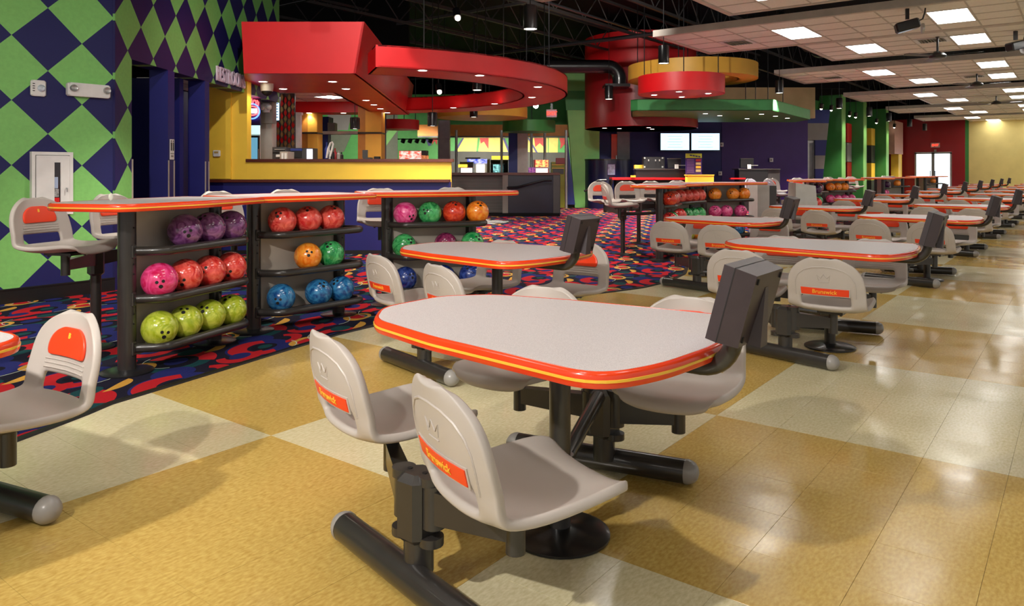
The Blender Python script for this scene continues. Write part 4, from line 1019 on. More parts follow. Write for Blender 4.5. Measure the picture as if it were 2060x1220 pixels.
for i in range(6):
    for j in range(9):
        px, py = 552+i*7.4, 196+j*12.4+(6.2 if i % 2 else 0)
        if py > 300: continue
        mb = MB(); fpoly(mb, [(px, py-7.5), (px+3.3, py), (px, py+7.5), (px-3.3, py)], 15.07, .02); mb.build('foil_diamond', mr if (i+j) % 2 else mg, t, world=True)
t = fthing('white_post', 'slim white post right of the diamond panel', 'post', 598, 15.2); fbox('shaft', 592.5, 604, 226, 470, 15.2, .12, M_white, parent=t); fbox('head', 591, 605.5, 226, 231, 15.17, .16, M_white, parent=t)
# counter equipment seen over the cap
def machine(x0, x1, y0, y1, d, mat, label, cat, extra):
    t = fthing(cat.replace(' ', '_'), label, cat, (x0+x1)/2, d, ZP(y1, d)); fbox('body', x0, x1, y0, y1, d, .35, mat, parent=t)
    for nm, a, b, c2, e, m2 in extra: fbox(nm, a, b, c2, e, d-.03, .03, m2, parent=t)
    return t
machine(548, 576, 296, 321, 12.0, M_dgrey, 'grey counter oven at the left of the snack counter', 'oven', [('handle', 552, 572, 300, 301.5, M_alum), ('badge', 555, 565, 311, 316, M_white), ('seam', 548, 576, 306, 307, M_hole)])
machine(583, 628, 298, 321, 12.2, M_dgrey, 'grey drink dispenser with blue header and lit end panel', 'dispenser', [('header', 584, 607, 299, 303.5, M_blue), ('window', 588, 606, 306, 317, M_hole), ('lit_panel', 617, 628, 300, 320, emis('pale lit panel', (225, 225, 250), 1.4)), ('label_plate', 583, 587, 308, 315, M_white)])
machine(563, 579, 305, 321, 11.8, pm('beige plastic', (170, 160, 146), .5), 'small beige cup holder beside the oven', 'cup holder', [('cup', 566, 570, 308, 320, M_white), ('cup', 572, 576, 308, 320, M_white)])
t = fthing('syrup_bottles', 'cluster of syrup pumps and coiled hoses on the snack counter', 'bottle rack', 665, 12.2, ZP(322, 12.2))
d = 12.2
for k, (px, top, m2) in enumerate(((657, 286, M_blue), (662, 296, M_white), (669, 300, M_hole), (674, 298, M_redd), (681, 303, M_grey), (687, 306, M_hole))):
    x, y = Q(px, d+.1*(k % 2)); z0, z1 = ZP(321, d), ZP(top, d); MB().lathe([(.03, z0), (.032, z0+(z1-z0)*.6), (.012, z0+(z1-z0)*.75), (.012, z1)], (x, y, 0), 10).build('bottle', m2, t, True, world=True)
MB().tube([(*Q(px, d-.08), ZP(py, d-.08)) for px, py in ((657, 318), (660, 300), (665, 288), (668, 286), (670, 290), (668, 300), (664, 315))], .016, 8).build('hose', M_white, t, True, world=True)
t = fthing('pos_terminal', 'small dark cash terminal before the mustard column', 'terminal', 734, 12.2, ZP(321, 12.2)); fbox('screen', 729, 739, 302, 318, 12.2, .05, M_dgrey, parent=t); fbox('foot', 730, 746, 317, 321, 12.15, .2, M_dgrey, parent=t); fbox('card_reader', 752, 763, 315, 321, 12.1, .12, M_hole, parent=t)
# columns behind
def column(x0, x1, xm, d, label, m1, m2, y0=150):
    t = fthing('square_column', label, 'column', (x0+x1)/2, d)
    fbox('dark_face', x0, xm, y0, 480, d+.02, .5, m1, parent=t); fbox('light_face', xm, x1, y0, 480, d, .5, m2, parent=t); fbox('dark_band', x0-.5, x1+.5, 266, 269, d-.02, .54, M_metd, parent=t)  # left half of the column darker than the right
column(603, 638, 619, 17.5, 'mustard column, left of the two behind the snack counter', pm('darker mustard', (186, 122, 44), .5), M_gold)
column(720, 767, 735, 17.0, 'mustard column, right of the two behind the snack counter', MATS['darker mustard'], M_gold)
t = fthing('blue_booth', 'blue booth front with hanging dark header', 'booth', 648, 19.0); fbox('front', 638, 660, 268, 460, 19, .3, M_blue, parent=t); fbox('header', 638, 661, 235, 266, 18.9, .5, M_navy, parent=t); fbox('side_flag', 659, 673, 247, 265, 18.8, .3, M_grey, parent=t); fbox('beam', 638, 720, 264, 270, 18.7, .3, M_offw, parent=t)
t = fthing('blue_column', 'narrow blue column beside right mustard column', 'column', 770, 19); fbox('shaft', 765, 773, 225, 460, 19, .3, M_blue, parent=t); fbox('foot', 764, 774, 430, 460, 18.98, .34, M_navy, parent=t)
# ------------------------------------------------------------------ arcade back wall with its mural
WB = 30.0
mb = MB(); fbx(mb, 540, 1215, 190, 410, WB, .2); wb = struct(mb.build('wall_arcade', pm('arcade green paint', (74, 160, 72), .55)))
def mural(name, pts, mat, off): mb = MB(); fpoly(mb, pts, WB-off, .02); mb.build(name, mat, wb, world=True)
mural('dark_band', [(905, 304), (1140, 307), (1140, 352), (905, 352)], pm('charcoal mural paint', (62, 62, 54), .6), .025)
my = pm('mural yellow', (232, 204, 96), .55); mrd = pm('mural red', (186, 40, 30), .55)
for p in ([(917, 305), (935, 270), (962, 270), (958, 305)], [(962, 305), (967, 270), (1008, 270), (1024, 306)], [(1060, 306), (1064, 270), (1102, 270), (1102, 307)], [(1104, 307), (1104, 272), (1123, 272), (1122, 307)]): mural('yellow_panel', p, my, .03)
for p in ([(964, 271), (983, 271), (982.5, 300), (973.5, 285), (967, 289)], [(1074, 273), (1092, 273), (1096, 298), (1086, 288), (1077, 296)], [(1125, 278), (1138, 276), (1138, 288), (1127, 300), (1128, 289)], [(868, 272), (881, 268), (879, 292), (874, 283), (870, 292)]): mural('red_star', p, mrd, .06)
for p in ([(935, 270), (938, 270), (918, 305), (913, 305)], [(1008, 270), (1012, 270), (1027, 306), (1022, 306)], [(1058, 272), (1061, 272), (1082, 307), (1078, 307)], [(852, 270), (857, 270), (868, 292), (862, 294)]): mural('dark_diagonal', p, M_navy, .07)
mural('grey_sweep', [(658, 205), (712, 205), (700, 262), (660, 262)], M_grey, .03); mural('grey_sweep', [(655, 270), (708, 268), (692, 305), (658, 318)], pm('mural grey', (112, 120, 100), .6), .03)
mural('grey_sweep', [(772, 225), (800, 225), (800, 325), (772, 325)], MATS['mural grey'], .03); mural('green_slash', [(772, 300), (800, 262), (800, 240), (772, 275)], M_lgreen, .05)
# hung rings and bands
def hang_ring(px, d, rpx, yb, yt, mat, label, inner=.72, disc=False, hang=True, under=None):
    z0, z1 = ZP(yb, d), ZP(yt, d); R = rpx/FPX*d; x, y = Q(px, d)
    t = thing('hung_ring' if not disc else 'hung_disc', label, 'ceiling ring', (x, y, z0))
    MB().ringsec((0, 0), R-.03, R, 0, z1-z0, n=64).build('fascia', mat, t, True)
    if disc: MB().lathe([(0, .0), (R-.02, .0), (R-.02, .02), (0, .02)], (0, 0, 0), 48).build('underside', under or mat, t)
    else:
        MB().ringsec((0, 0), R*inner, R-.02, 0, .02, n=64).build('underside', under or mat, t); MB().ringsec((0, 0), R*inner, R*inner+.03, 0, z1-z0, n=64).build('inner_fascia', mat, t, True)
    if hang:
        for k in range(4):
            q = k*PI/2+.5; MB().tube([(R*.85*math.cos(q), R*.85*math.sin(q), .02), (R*.85*math.cos(q), R*.85*math.sin(q), 5.7-z0)], .012, 6).build('hanger', M_metd, t)
    return t
hang_ring(970, 20.5, 91, 238, 217, M_gold, 'mustard ring behind the big red ring', disc=True)
hang_ring(1064, 22.4, 53, 266, 244, M_green, 'small green disc near the exit sign', disc=True)
hang_ring(803, 20.0, 40, 261, 242, M_red, 'small red disc left of the arcade', disc=True)
t = fthing('orange_beam', 'long orange beam over the arcade', 'beam', 960, 26); fbox('face', 840, 1150, 251, 275, 26, .4, pm('orange paint', (214, 130, 40), .5), parent=t); fbox('lower_lip', 840, 1150, 274, 276.5, 25.95, .5, M_metd, parent=t)
t = fthing('grey_pillar', 'lilac grey pillar left of the arcade', 'column', 892, 24); fbox('shaft', 881, 904, 242, 430, 24, .4, pm('lilac grey paint', (160, 150, 152), .5), parent=t); fbox('left_return', 881, 884, 242, 430, 23.98, .4, M_grey, parent=t)
t = fthing('blue_pillar', 'blue and grey pillar in the arcade', 'column', 1042, 23.5); fbox('blue_face', 1023, 1041, 268, 430, 23.5, .4, M_blue, parent=t); fbox('grey_face', 1041, 1062, 268, 430, 23.45, .4, pm('warm white paint', (200, 196, 188), .5), parent=t)
for k, (px, y0) in enumerate(((918, 262), (1009, 262), (1069, 262), (1096, 262), (1139, 262))):
    x, y = Q(px, 24.5); tag(MB().tube([(x, y, 0), (x, y, ZP(y0, 24.5))], .045, 12).build('steel_pole', M_alum, None, True), 'slim steel pole in the arcade, %s from the left' % ORD[k], 'pole', 'arcade poles')
# arcade machines
def arcade(x0, x1, yt, d, body, label, parts):
    t = fthing('arcade_machine', label, 'arcade machine', (x0+x1)/2, d, 0, 'arcade machines'); fbox('cabinet', x0, x1, yt, 425, d, .6, body, parent=t)
    for nm, a, b, c2, e, m2 in parts: fbox(nm, a, b, c2, e, d-.05, .06, m2, parent=t)
wh = emis('white game glow', (250, 245, 235), 1.6); ye = emis('yellow marquee glow', (255, 214, 60), 2.2); rd = emis('red marquee glow', (240, 70, 60), 1.6, (250, 220, 120)); cy = emis('teal game screen', (150, 220, 215), 1.4, (20, 60, 70)); bl = emis('blue marquee glow', (60, 80, 210), 1.2, (230, 230, 250))
arcade(925, 952, 326, 25.0, M_dgrey, 'small prize machine with orange lit front left in the arcade', [('marquee', 922, 940, 331, 337, ye), ('window', 927, 950, 338, 349, wh), ('trim', 925, 952, 336, 338, M_orange)])
arcade(955, 985, 320, 25.75, M_offw, 'pale prize machine with blue marquee in the arcade', [('marquee', 940, 980, 320, 329, bl), ('window', 958, 975, 331, 349, wh), ('top_box', 936, 966, 317, 320, M_grey), ('side', 980, 984, 322, 350, M_tan)])
arcade(987, 1022, 322, 24.6, M_black, 'black racing game with yellow marquee and lit screen', [('screen', 992, 1012, 331, 347, cy), ('marquee', 989, 1023, 314, 321, ye), ('bezel', 989, 1015, 329, 331, M_dgrey)])
arcade(1074, 1104, 322, 24.0, M_redd, 'red pinball machine with bright back glass', [('back_glass', 1077, 1103, 322, 336, rd), ('playfield', 1078, 1102, 339, 350, wh), ('rail', 1076, 1104, 337, 338.5, M_alum)])
arcade(1110, 1137, 326, 25.0, pm('olive yellow', (150, 150, 40), .5), 'yellow caged basketball game at the right of the arcade', [('net_bar', 1110, 1135, 331, 332.5, M_stripe), ('net_bar', 1110, 1135, 338, 339.5, M_stripe), ('hood', 1118, 1142, 318, 330, M_redd), ('cage_back', 1112, 1134, 340, 350, M_dgrey)])
t = fthing('purple_poster', 'small violet poster on a stand before the pinball machine', 'poster', 1070, 22.5); fbox('sheet', 1063, 1077, 337, 350, 22.5, .03, emis('violet poster', (120, 40, 150), .5, (250, 150, 200)), parent=t); fbox('stand', 1069, 1071, 350, 425, 22.52, .03, M_metd, parent=t)
t = fthing('pinball_table', 'bright red and white pinball back glass left of the pillar', 'arcade machine', 830, 22.0); fbox('cabinet', 803, 858, 303, 428, 22, .5, M_dgrey, parent=t); fbox('back_glass', 803, 847, 304, 320, 21.95, .05, emis('pinball glass', (240, 90, 70), 1.3, (250, 235, 220)), parent=t); fbox('side_glass', 848, 862, 313, 321, 21.95, .05, emis('pinball glass two', (240, 150, 90), 1.0, (120, 40, 30)), parent=t)
t = fthing('track_lights', 'row of black track spots against the green arcade wall', 'track light', 835, 24, ZP(282, 24)); fbox('rail', 800, 905, 279, 281, 24, .05, M_metd, parent=t)
for px in (812, 826, 840, 853, 867): x, y = Q(px, 23.9); MB().tube([(x, y, ZP(281, 24)), (x, y+.05, ZP(287, 24))], .07, 10).build('spot_head', M_metd, t, True, world=True)
for px in (640, 700, 812, 853, 930, 975, 1020, 1080, 1120):  # bare spots added to brighten the arcade wall
    x, y = Q(px, 26.6 if px > 880 else 24); z_ = ZP(277 if px > 880 else 288, 24); sp = spot('lamp', (x, y, z_), None, 360, 1.15, .8, r=.06); sp.rotation_euler = (Vector((*Q(px, WB), 1.2))-Vector((x, y, z_))).to_track_quat('-Z', 'Y').to_euler()
# exit sign, bright spot
t = fthing('exit_sign', 'red lit EXIT sign beside the green pillar', 'exit sign', 1110, 21, ZP(236, 21)); fbox('plate', 1099.5, 1120, 220.5, 236, 21, .06, pm('pinkish plate', (190, 150, 168), .4), parent=t)
lettering('word', 'EXIT', .145, M_exit, t, tuple(Vector((*Q(1110, 20.97), ZP(228.5, 20.97)))-t.location), VR, bold=.003); fbox('bracket', 1108, 1112, 208, 221, 21, .04, M_metd, parent=t)
t = fthing('bright_spot', 'dazzling bare spotlight under the red ring', 'spotlight', 1078, 22, ZP(213, 22)); x, y = Q(1078, 22)
MB().sphere((0, 0, 0), .075, 14, 10).build('bulb', emis('dazzling bulb', (255, 250, 235), 60), t, True); MB().tube([(0, 0, .05), (0, 0, 2.2)], .015, 6).build('stem', M_metd, t)
MB().lathe([(.05, .06), (.09, .04), (.1, .0)], (0, 0, .02), 14).build('socket', M_metd, t, True)
# ------------------------------------------------------------------ dark service counter with handrail
DC = 20.6
t = fthing('grey_counter', 'long dark counter with wooden cap before the arcade', 'counter', 1010, DC)
fbox('ribbed_front', 906, 1012, 352, 433, DC+.05, .5, M_dgrey, parent=t); fbox('blue_front', 1012, 1127, 352, 436, DC-.25, .5, pm('blue black laminate', (30, 30, 50), .3), parent=t)
fbox('corner_post', 1011, 1022, 352, 436, DC-.3, .3, M_grey, parent=t); fbox('corner_post', 1113, 1126, 352, 436, DC-.3, .3, M_dgrey, parent=t); fbox('wood_cap', 904, 1126, 347.5, 352.5, DC-.32, .7, M_wood, parent=t); fbox('kick', 906, 1126, 429, 436, DC-.34, .3, M_black, parent=t)
for k in range(26): fbox('rib', 906, 1011, 354+k*3.0, 355.4+k*3.0, DC+.035, .02, M_grey, parent=t)
d = DC-.45; MB().tube([(*Q(px, d), ZP(py, d)) for px, py in ((1020, 378), (1040, 377), (1075, 368), (1095, 363), (1110, 363))], .03, 8).build('handrail', M_metd, t, True, world=True)
# zig-zag inlay of the floor by the counter
t = fthing('floor_inlay', 'round black and white sunburst inlay in the carpet', 'floor inlay', 952, 18.0, .007)
cx0, cy0 = FL(952, 447); mb = MB(); mb.lathe([(0, 0), (.9, 0), (.9, .003), (0, .003)], (cx0, cy0, .006), 48); mb.build('disc', M_white, t, world=True)
for k in range(12):
    q = 2*PI*k/12; mb = MB(); P = [(cx0+.87*math.cos(q-.15), cy0+.87*math.sin(q-.15)), (cx0+.87*math.cos(q+.15), cy0+.87*math.sin(q+.15)), (cx0+.25*math.cos(q), cy0+.25*math.sin(q))]; mb.prism(P, .0095, .0115); mb.build('ray', M_hole, t, world=True)
mb = MB(); mb.ringsec((cx0, cy0), .86, .94, .0075, .0105, n=48); mb.build('rim', M_hole, t, world=True)
# ------------------------------------------------------------------ green wall, red drum, canopies over the service desk
DG = 25.0
mb = MB(); fpoly(mb, [(1135, 140), (1182, 140), (1182, 262), (1206, 262), (1206, 421), (1157, 421)], DG, .35); gw = struct(mb.build('wall_green', M_lgreen))
mb = MB(); fpoly(mb, [(1136, 183), (1181, 183), (1181, 222), (1139, 222)], DG-.02, .03); mb.build('dark_green_band', M_green, gw, world=True)  # darker green band across the upper wall
mb = MB(); fpoly(mb, [(1139, 268), (1141, 268), (1157, 412), (1139, 412)], DG-.05, .3); struct(mb.build('wall_blue_strip', M_blue))
mb = MB(); fbx(mb, 1139, 1215, 409, 416, DG+.3, .1); struct(mb.build('baseboard_far', M_wood))
x, y = Q(1289, 23.0); R = 112/FPX*23.0; z0, z1 = 2.52, 5.25
t = thing('red_drum', 'tall dark red cylindrical bulkhead behind the green canopy', 'bulkhead', (x, y, z0))
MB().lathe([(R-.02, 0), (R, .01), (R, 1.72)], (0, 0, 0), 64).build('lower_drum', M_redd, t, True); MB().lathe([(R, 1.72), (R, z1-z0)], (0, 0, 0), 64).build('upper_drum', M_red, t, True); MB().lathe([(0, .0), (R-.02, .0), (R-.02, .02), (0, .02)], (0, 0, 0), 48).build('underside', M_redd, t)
for k, (px, py) in enumerate(((1216, 261), (1246, 262), (1305, 260), (1312, 263))): downlight(px, py-3, z0-.002, 'under the dark red drum, %s from the left' % ORD[k], DOWN)
# black duct with elbow and hood
d = 21.0; pts = [(1100, 134), (1180, 134), (1222, 134)]; el = [(*Q(px, d), ZP(py, d)) for px, py in pts]
for k in range(1, 7): q = PI/2*k/6; el.append((*Q(1222+24*math.sin(q), d), ZP(134+24*(1-math.cos(q)), d)))
el.append((*Q(1246, d), ZP(172, d)))
t = fthing('exhaust_duct', 'black round exhaust duct with elbow and flat hood', 'duct', 1246, d, ZP(176, d)); MB().tube(el, .19, 18).build('pipe', M_metd, t, True, world=True)
fbox('hood', 1218, 1268, 168, 174, d-.3, .7, M_metd, parent=t)
# green canopy
gz0, gz1 = 2.77, 3.06
gp = [(3.06, 19.3), (3.2, 19.1), (6.65, 19.1), (8.91, 22.4), (8.91, 23.6), (3.78, 23.6)]
t = fthing('green_canopy', 'long flat green canopy over the service desk', 'canopy', 1400, 19.2, gz0)
mb = MB(); fz(mb, gp, gz0, gz0+.02); mb.build('underside', M_green, t, world=True)
mb = MB(); n = len(gp)
for i in range(4):
    a, b = gp[i], gp[i+1]; wpoly(mb, [f3(a[0], a[1], gz0), f3(b[0], b[1], gz0), f3(b[0], b[1], gz1), f3(a[0], a[1], gz1)], (*F2W(0, .03), 0))
wpoly(mb, [f3(3.06, 19.3, gz0), f3(3.78, 23.6, gz0), f3(3.78, 23.6, gz1), f3(3.06, 19.3, gz1)], (*F2W(.03, 0), 0)); mb.build('fascia', pm('canopy green', (66, 150, 84), .5), t, world=True)
mb = MB(); fz(mb, gp, gz1-.02, gz1); mb.build('lid', M_green, t, world=True)
for k, (px, py) in enumerate(((1419, 229), (1448, 233), (1532, 230), (1503, 239), (1560, 234), (1584, 238))): downlight(px, py, gz0, 'in the green canopy, %s of six' % ORD[k], DOWN)
for k, px in enumerate((1410, 1500, 1520, 1545, 1575)): x, y = Q(px, 20.5); tag(MB().tube([(x, y, gz1), (x, y, 5.7)], .012, 6).build('hanger_rod', M_metd), 'thin dark rod holding the green canopy, %s from the left' % ORD[k], 'rod', 'canopy rods')
hang_ring(1392, 19.0, 127, 162, 133, M_gold, 'mustard ring above the green canopy', inner=.70, under=M_gold)
rd_ = hang_ring(1370, 17.0, 85.5, 190, 154.6, M_red, 'red disc lamp with glowing underside below the mustard ring', disc=True, under=M_red)
x, y = Q(1370, 17.0)
for k, q in enumerate((.4, 2.0, 3.5, 5.0)):
    z = ZP(190, 17.0); px_ = x+.6*math.cos(q); py_ = y+.6*math.sin(q)
    t = thing('downlight', 'recessed round downlight in the red disc, %s of four' % ORD[k], 'downlight', (px_, py_, z), 0, 'recessed downlights'); MB().lathe([(.06, -.002), (.085, -.006), (.09, -.001)], (0, 0, 0), 16).build('trim', M_white, t, True); MB().lathe([(0, -.004), (.06, -.004), (.06, -.001), (0, -.001)], (0, 0, 0), 14).build('lens', M_lamp, t); spot('lamp', (0, 0, -.02), t, DOWN, 2.0, .6, (.8, .85, 1))
# back walls of the service area
DS = 26.0
mb = MB(); fbx(mb, 1206, 1452, 200, 412, DS, .2); struct(mb.build('wall_service', M_navy))
mb = MB(); fbx(mb, 1452, 1625, 236, 412, DS-.02, .2); struct(mb.build('wall_violet', M_purple))
mb = MB(); fbx(mb, 1400, 1640, 176, 238, DS+.6, .2); struct(mb.build('wall_tan', M_tan))
mb = MB(); fbx(mb, 1390, 1700, 60, 178, DS+.7, .2); struct(mb.build('wall_upper', M_black))
t = fthing('grey_doorway', 'grey panelled doorway with an orange edge under the red drum', 'doorway', 1250, 25.3); fbox('panel', 1242, 1267, 264, 415, 25.3, .2, pm('steel grey paint', (120, 120, 128), .4), parent=t); fbox('orange_edge', 1230, 1242, 270, 415, 25.35, .1, M_orange, parent=t); fbox('dark_side', 1206, 1231, 268, 415, 25.5, .1, M_navy, parent=t); fbox('handle', 1239, 1241, 313, 322, 25.25, .05, M_alum, parent=t)
for k, (a, b) in enumerate(((1329, 1387), (1391, 1448))):
    t = fthing('wall_screen', 'bright white wall screen, %s of the pair over the service desk' % ('left' if k == 0 else 'right'), 'screen', (a+b)/2, 25.6, ZP(303, 25.6), 'service screens'); fbox('bezel', a-1, b+1, 267, 304, 25.6, .1, M_metd, parent=t); fbox('display', a+.5, b-.5, 268.5, 302, 25.57, .03, M_screen, parent=t)
    for q in range(5): fbox('print_line', a+14+q % 2*3, b-14-q % 2*3, 274+q*5.5, 275+q*5.5, 25.55, .015, emis('faint screen print', (150, 195, 205), 1.3), parent=t)
# curved navy kiosk
x, y = Q(1222, 25.2); R = 48/FPX*25.0
t = thing('curved_kiosk', 'curved navy kiosk wall with a posted sheet and handrail', 'kiosk', (x, y, 0)); vs = []
mb = MB(); n = 24; poly = [(R*math.cos(q), R*math.sin(q)) for q in [VR+PI+PI*k/n for k in range(n+1)]]
mb.prism(poly, 0, ZP(321.5, 24.6)); mb.build('shell', pm('glossy navy', (26, 28, 66), .28, coat=.3), t, True); mb = MB(); mb.prism([(a*1.015, b*1.015) for a, b in poly], ZP(323, 24.6), ZP(321, 24.6)+.015); mb.build('top_cap', M_metd, t)
d = 24.35; fbox('posted_sheet', 1223, 1237, 331, 352, d, .02, pm('glossy print', (150, 160, 190), .3, 0, .5, 9), parent=t); fbox('sheet_frame', 1222, 1238, 330, 353, d+.01, .02, M_purple, parent=t)
MB().tube([(*Q(px, d-.1), ZP(py, d-.1)) for px, py in ((1175, 385), (1182, 382), (1195, 368), (1203, 363), (1220, 362))], .035, 8).build('handrail', M_metd, t, True, world=True)
mb = MB(); x, y = Q(1229, 22.2); t = thing('stanchion', 'black stanchion post with round base before the kiosk', 'stanchion', (x, y, .006)); MB().tube([(0, 0, 0), (0, 0, .98)], .035, 12).build('post', M_metd, t, True); MB().lathe([(.2, 0), (.2, .02), (.05, .04)], (0, 0, 0), 24).build('base', M_metd, t, True); MB().box((0, 0, .9), (.09, .09, .1)).build('belt_head', M_metd, t)
# service desk
t = fthing('service_desk', 'black service desk with red edge stripe', 'desk', 1330, 23.0); fbox('front', 1240, 1425, 362, 424.5, 23.0, .6, M_black, parent=t); fbox('red_edge', 1232, 1425, 357.5, 362, 22.95, .7, M_red, parent=t); fbox('upper_shelf', 1280, 1383, 341, 357.5, 23.1, .4, M_metd, parent=t); fbox('shelf_cap', 1279, 1384, 339.5, 341.5, 23.05, .45, M_dgrey, parent=t)
t = fthing('service_desk', 'dark service desk right of the yellow box', 'desk', 1530, 23.2); fbox('front', 1487, 1545, 341, 424, 23.2, .5, M_metd, parent=t); fbox('side', 1545, 1569, 341, 424, 23.25, .6, M_dgrey, parent=t); fbox('cap', 1486, 1570, 339.5, 341.5, 23.15, .7, M_dgrey, parent=t); fbox('red_edge', 1470, 1500, 358, 361, 23.0, .2, M_red, parent=t)
t = fthing('steel_case', 'black flight case with silver corners on the service desk', 'case', 1316, 23.2, ZP(340, 23.2)); fbox('body', 1295, 1337, 316, 339.5, 23.2, .3, M_metd, parent=t)
for a in (1297, 1333):
    for b in (318, 336): fbox('corner', a-1.5, a+1.5, b-1.5, b+1.5, 23.17, .04, M_alum, parent=t)
for a in (1305, 1319, 1327): fbox('latch', a-1, a+1, 321, 324.5, 23.17, .04, M_alum, parent=t)
for px, ds in ((1357, 'left of the poster'), (1503, 'on the right desk')):
    t = fthing('desk_monitor', 'dark desk monitor %s' % ds, 'monitor', px, 23.2, ZP(340, 23.2), 'desk monitors'); fbox('casing', px-13, px+13, 319, 338, 23.2, .12, M_metd, parent=t); fbox('top_edge', px-13, px+13, 318.5, 320, 23.18, .14, M_dgrey, parent=t); fbox('paper', px+1, px+8, 331, 340, 23.15, .04, M_white, parent=t); fbox('arm', px+6, px+22, 332, 333.5, 23.18, .03, M_alum, parent=t)
t = fthing('standing_poster', 'violet poster with green header standing by the desk', 'poster', 1395, 22.6, ZP(352, 22.6)); fbox('sheet', 1379.5, 1412, 309, 352, 22.6, .03, M_purple, parent=t); h = fbox('header', 1379.5, 1412, 309, 318, 22.58, .03, pm('lime print', (190, 205, 60), .5), parent=t)
for q in range(4):
    mb = MB(); fpoly(mb, [(1388+q*5.6, 311.2+q*.9), (1392.4+q*5.6, 312+q*.9), (1392+q*5.6, 314.4+q*.9), (1387.6+q*5.6, 313.4+q*.9)], 22.565, .01); mb.build('heading_mark', M_navy, t, world=True)
for q in range(9): fbox('text_line', 1382, 1396, 321+q*3.1, 322.1+q*3.1, 22.58, .02, pm('lilac print', (150, 110, 180), .5), parent=t)
for q in range(4): fbox('picture', 1400, 1410, 320+q*7, 325+q*7, 22.58, .02, (M_redd, M_tan, M_stripe, M_tan)[q], parent=t)
t = fthing('yellow_bin', 'low yellow box between the two service desks', 'box', 1408, 22.4, ZP(372, 22.4)); fbox('body', 1383, 1436, 353, 372, 22.4, .3, M_yellow, parent=t); fbox('lip', 1382, 1437, 351.5, 354, 22.37, .36, M_stripe, parent=t)
t = fthing('yellow_tray', 'small yellow tray at the left end of the service desk', 'tray', 1285, 22.8, ZP(358, 22.8)); fbox('body', 1277, 1298, 332, 339, 23.6, .2, M_yellow, parent=t); fbox('sheet', 1270, 1279, 353, 357, 22.8, .15, M_stripe, parent=t)
for px, py, ds in ((1452, 291, 'right of the wall screens'), (1552, 322, 'on the violet wall'), (1449, 349, 'low on the navy wall')):
    t = fthing('wall_plate', 'small white wall plate %s' % ds, 'wall plate', px, 25.9, ZP(py+4, 25.9), 'wall plates'); fbox('plate', px-3.5, px+3.5, py-4, py+4, 25.9, .05, M_white, parent=t); fbox('dial', px-1.3, px+1.3, py-1.6, py+1.6, 25.87, .03, M_grey, parent=t)
# grey ball return hood and cabinet near the second group
def hood(px0, px1, y0, y1, d, ds):
    t = fthing('ball_return', 'pale grey ball return hood %s' % ds, 'ball return', (px0+px1)/2, d, 0); X0, X1 = (px0-CX)/FPX*d, (px1-CX)/FPX*d; z1, z0 = ZP(y0, d), ZP(y1, d)
    mb = MB(); P = lambda X, dd, z: (*F2W(X, dd), z)
    m_ = [P(X0, d, z0), P(X1+.02, d, z0), P(X1, d, z1-.05), P(X0, d, z1), P(X0+.03, d+.45, z0), P(X1+.03, d+.45, z0), P(X1, d+.4, z1-.05), P(X0+.03, d+.4, z1)]
    mb.add(m_, [(0, 1, 2, 3), (5, 4, 7, 6), (1, 5, 6, 2), (4, 0, 3, 7), (3, 2, 6, 7), (0, 4, 5, 1)]); mb.build('hood', M_monl, t, world=True)
    fbox('skirt', px0-3, px1+4, y1, y1+9, d-.05, .6, M_monl, parent=t); fbox('base', px0, px1, y1+9, y1+90.5, d, .5, M_dgrey, parent=t)
hood(1601, 1641, 368, 405, 12.2, 'beyond the carpet-side tables')
t = fthing('grey_cabinet', 'grey cabinet end at the right of the second high top', 'cabinet', 1533, 13.6); fbox('body', 1524, 1548, 372, 480, 13.6, .5, pm('perforated grey', (178, 174, 168), .5), parent=t); fbox('front', 1548, 1562, 374, 480, 13.65, .45, M_dgrey, parent=t)
# ------------------------------------------------------------------ right side: tilted portal, green fins, far wall
t = fthing('tilted_portal', 'tilted blue and grey banded door portal right of the violet wall', 'portal', 1635, 27.5)
d = 27.5
bands = [(221, 248, M_blue), (248, 282, M_grey), (282, 313, M_navy), (313, 340, M_grey), (340, 372, M_navy)]
def lx(y): return 1613-(y-221)*.075
def rx(y): return 1670-(y-221)*.105
for (ya, yb, mt) in bands:
    if yb <= 282: mb = MB(); fpoly(mb, [(lx(ya), ya), (rx(ya), ya), (rx(yb), yb), (lx(yb), yb)], d, .35); mb.build('band', mt, t, world=True)
    else:
        mb = MB(); fpoly(mb, [(lx(ya), ya), (1613, ya), (1611, yb), (lx(yb), yb)], d, .35); mb.build('band', mt, t, world=True)
        mb = MB(); fpoly(mb, [(1640, ya), (rx(ya), ya), (rx(yb), yb), (1640, yb)], d, .35); mb.build('band', mt, t, world=True)
    mb = MB(); fpoly(mb, [(1597, ya), (lx(ya), ya), (lx(yb), yb), (1597, yb)], d+.1, .3); mb.build('side_band', mt, t, world=True)
dr = fthing('glass_door', 'aluminium framed glass door inside the tilted portal', 'door', 1627, 27.6); mb = MB(); fbx(mb, 1612, 1616, 286, 380, 27.6, .1); fbx(mb, 1636, 1640, 286, 380, 27.6, .1); fbx(mb, 1612, 1640, 283, 288, 27.6, .1); fbx(mb, 1625, 1628, 288, 380, 27.6, .1); mb.build('frame', M_alum, dr, world=True)
fbox('pane', 1616, 1625, 288, 380, 27.63, .02, emis('daylit pane', (225, 220, 214), .6), parent=dr); fbox('pane', 1628, 1636, 288, 380, 27.63, .02, pm('grey glass', (140, 140, 140), .1), parent=dr)
FV0, FV1 = 7.30, 8.78
mb = MB(); mb.b2(28.5, 44, FV1, FV1+.2, 0, 4.15); struct(mb.build('wall_side', M_green))
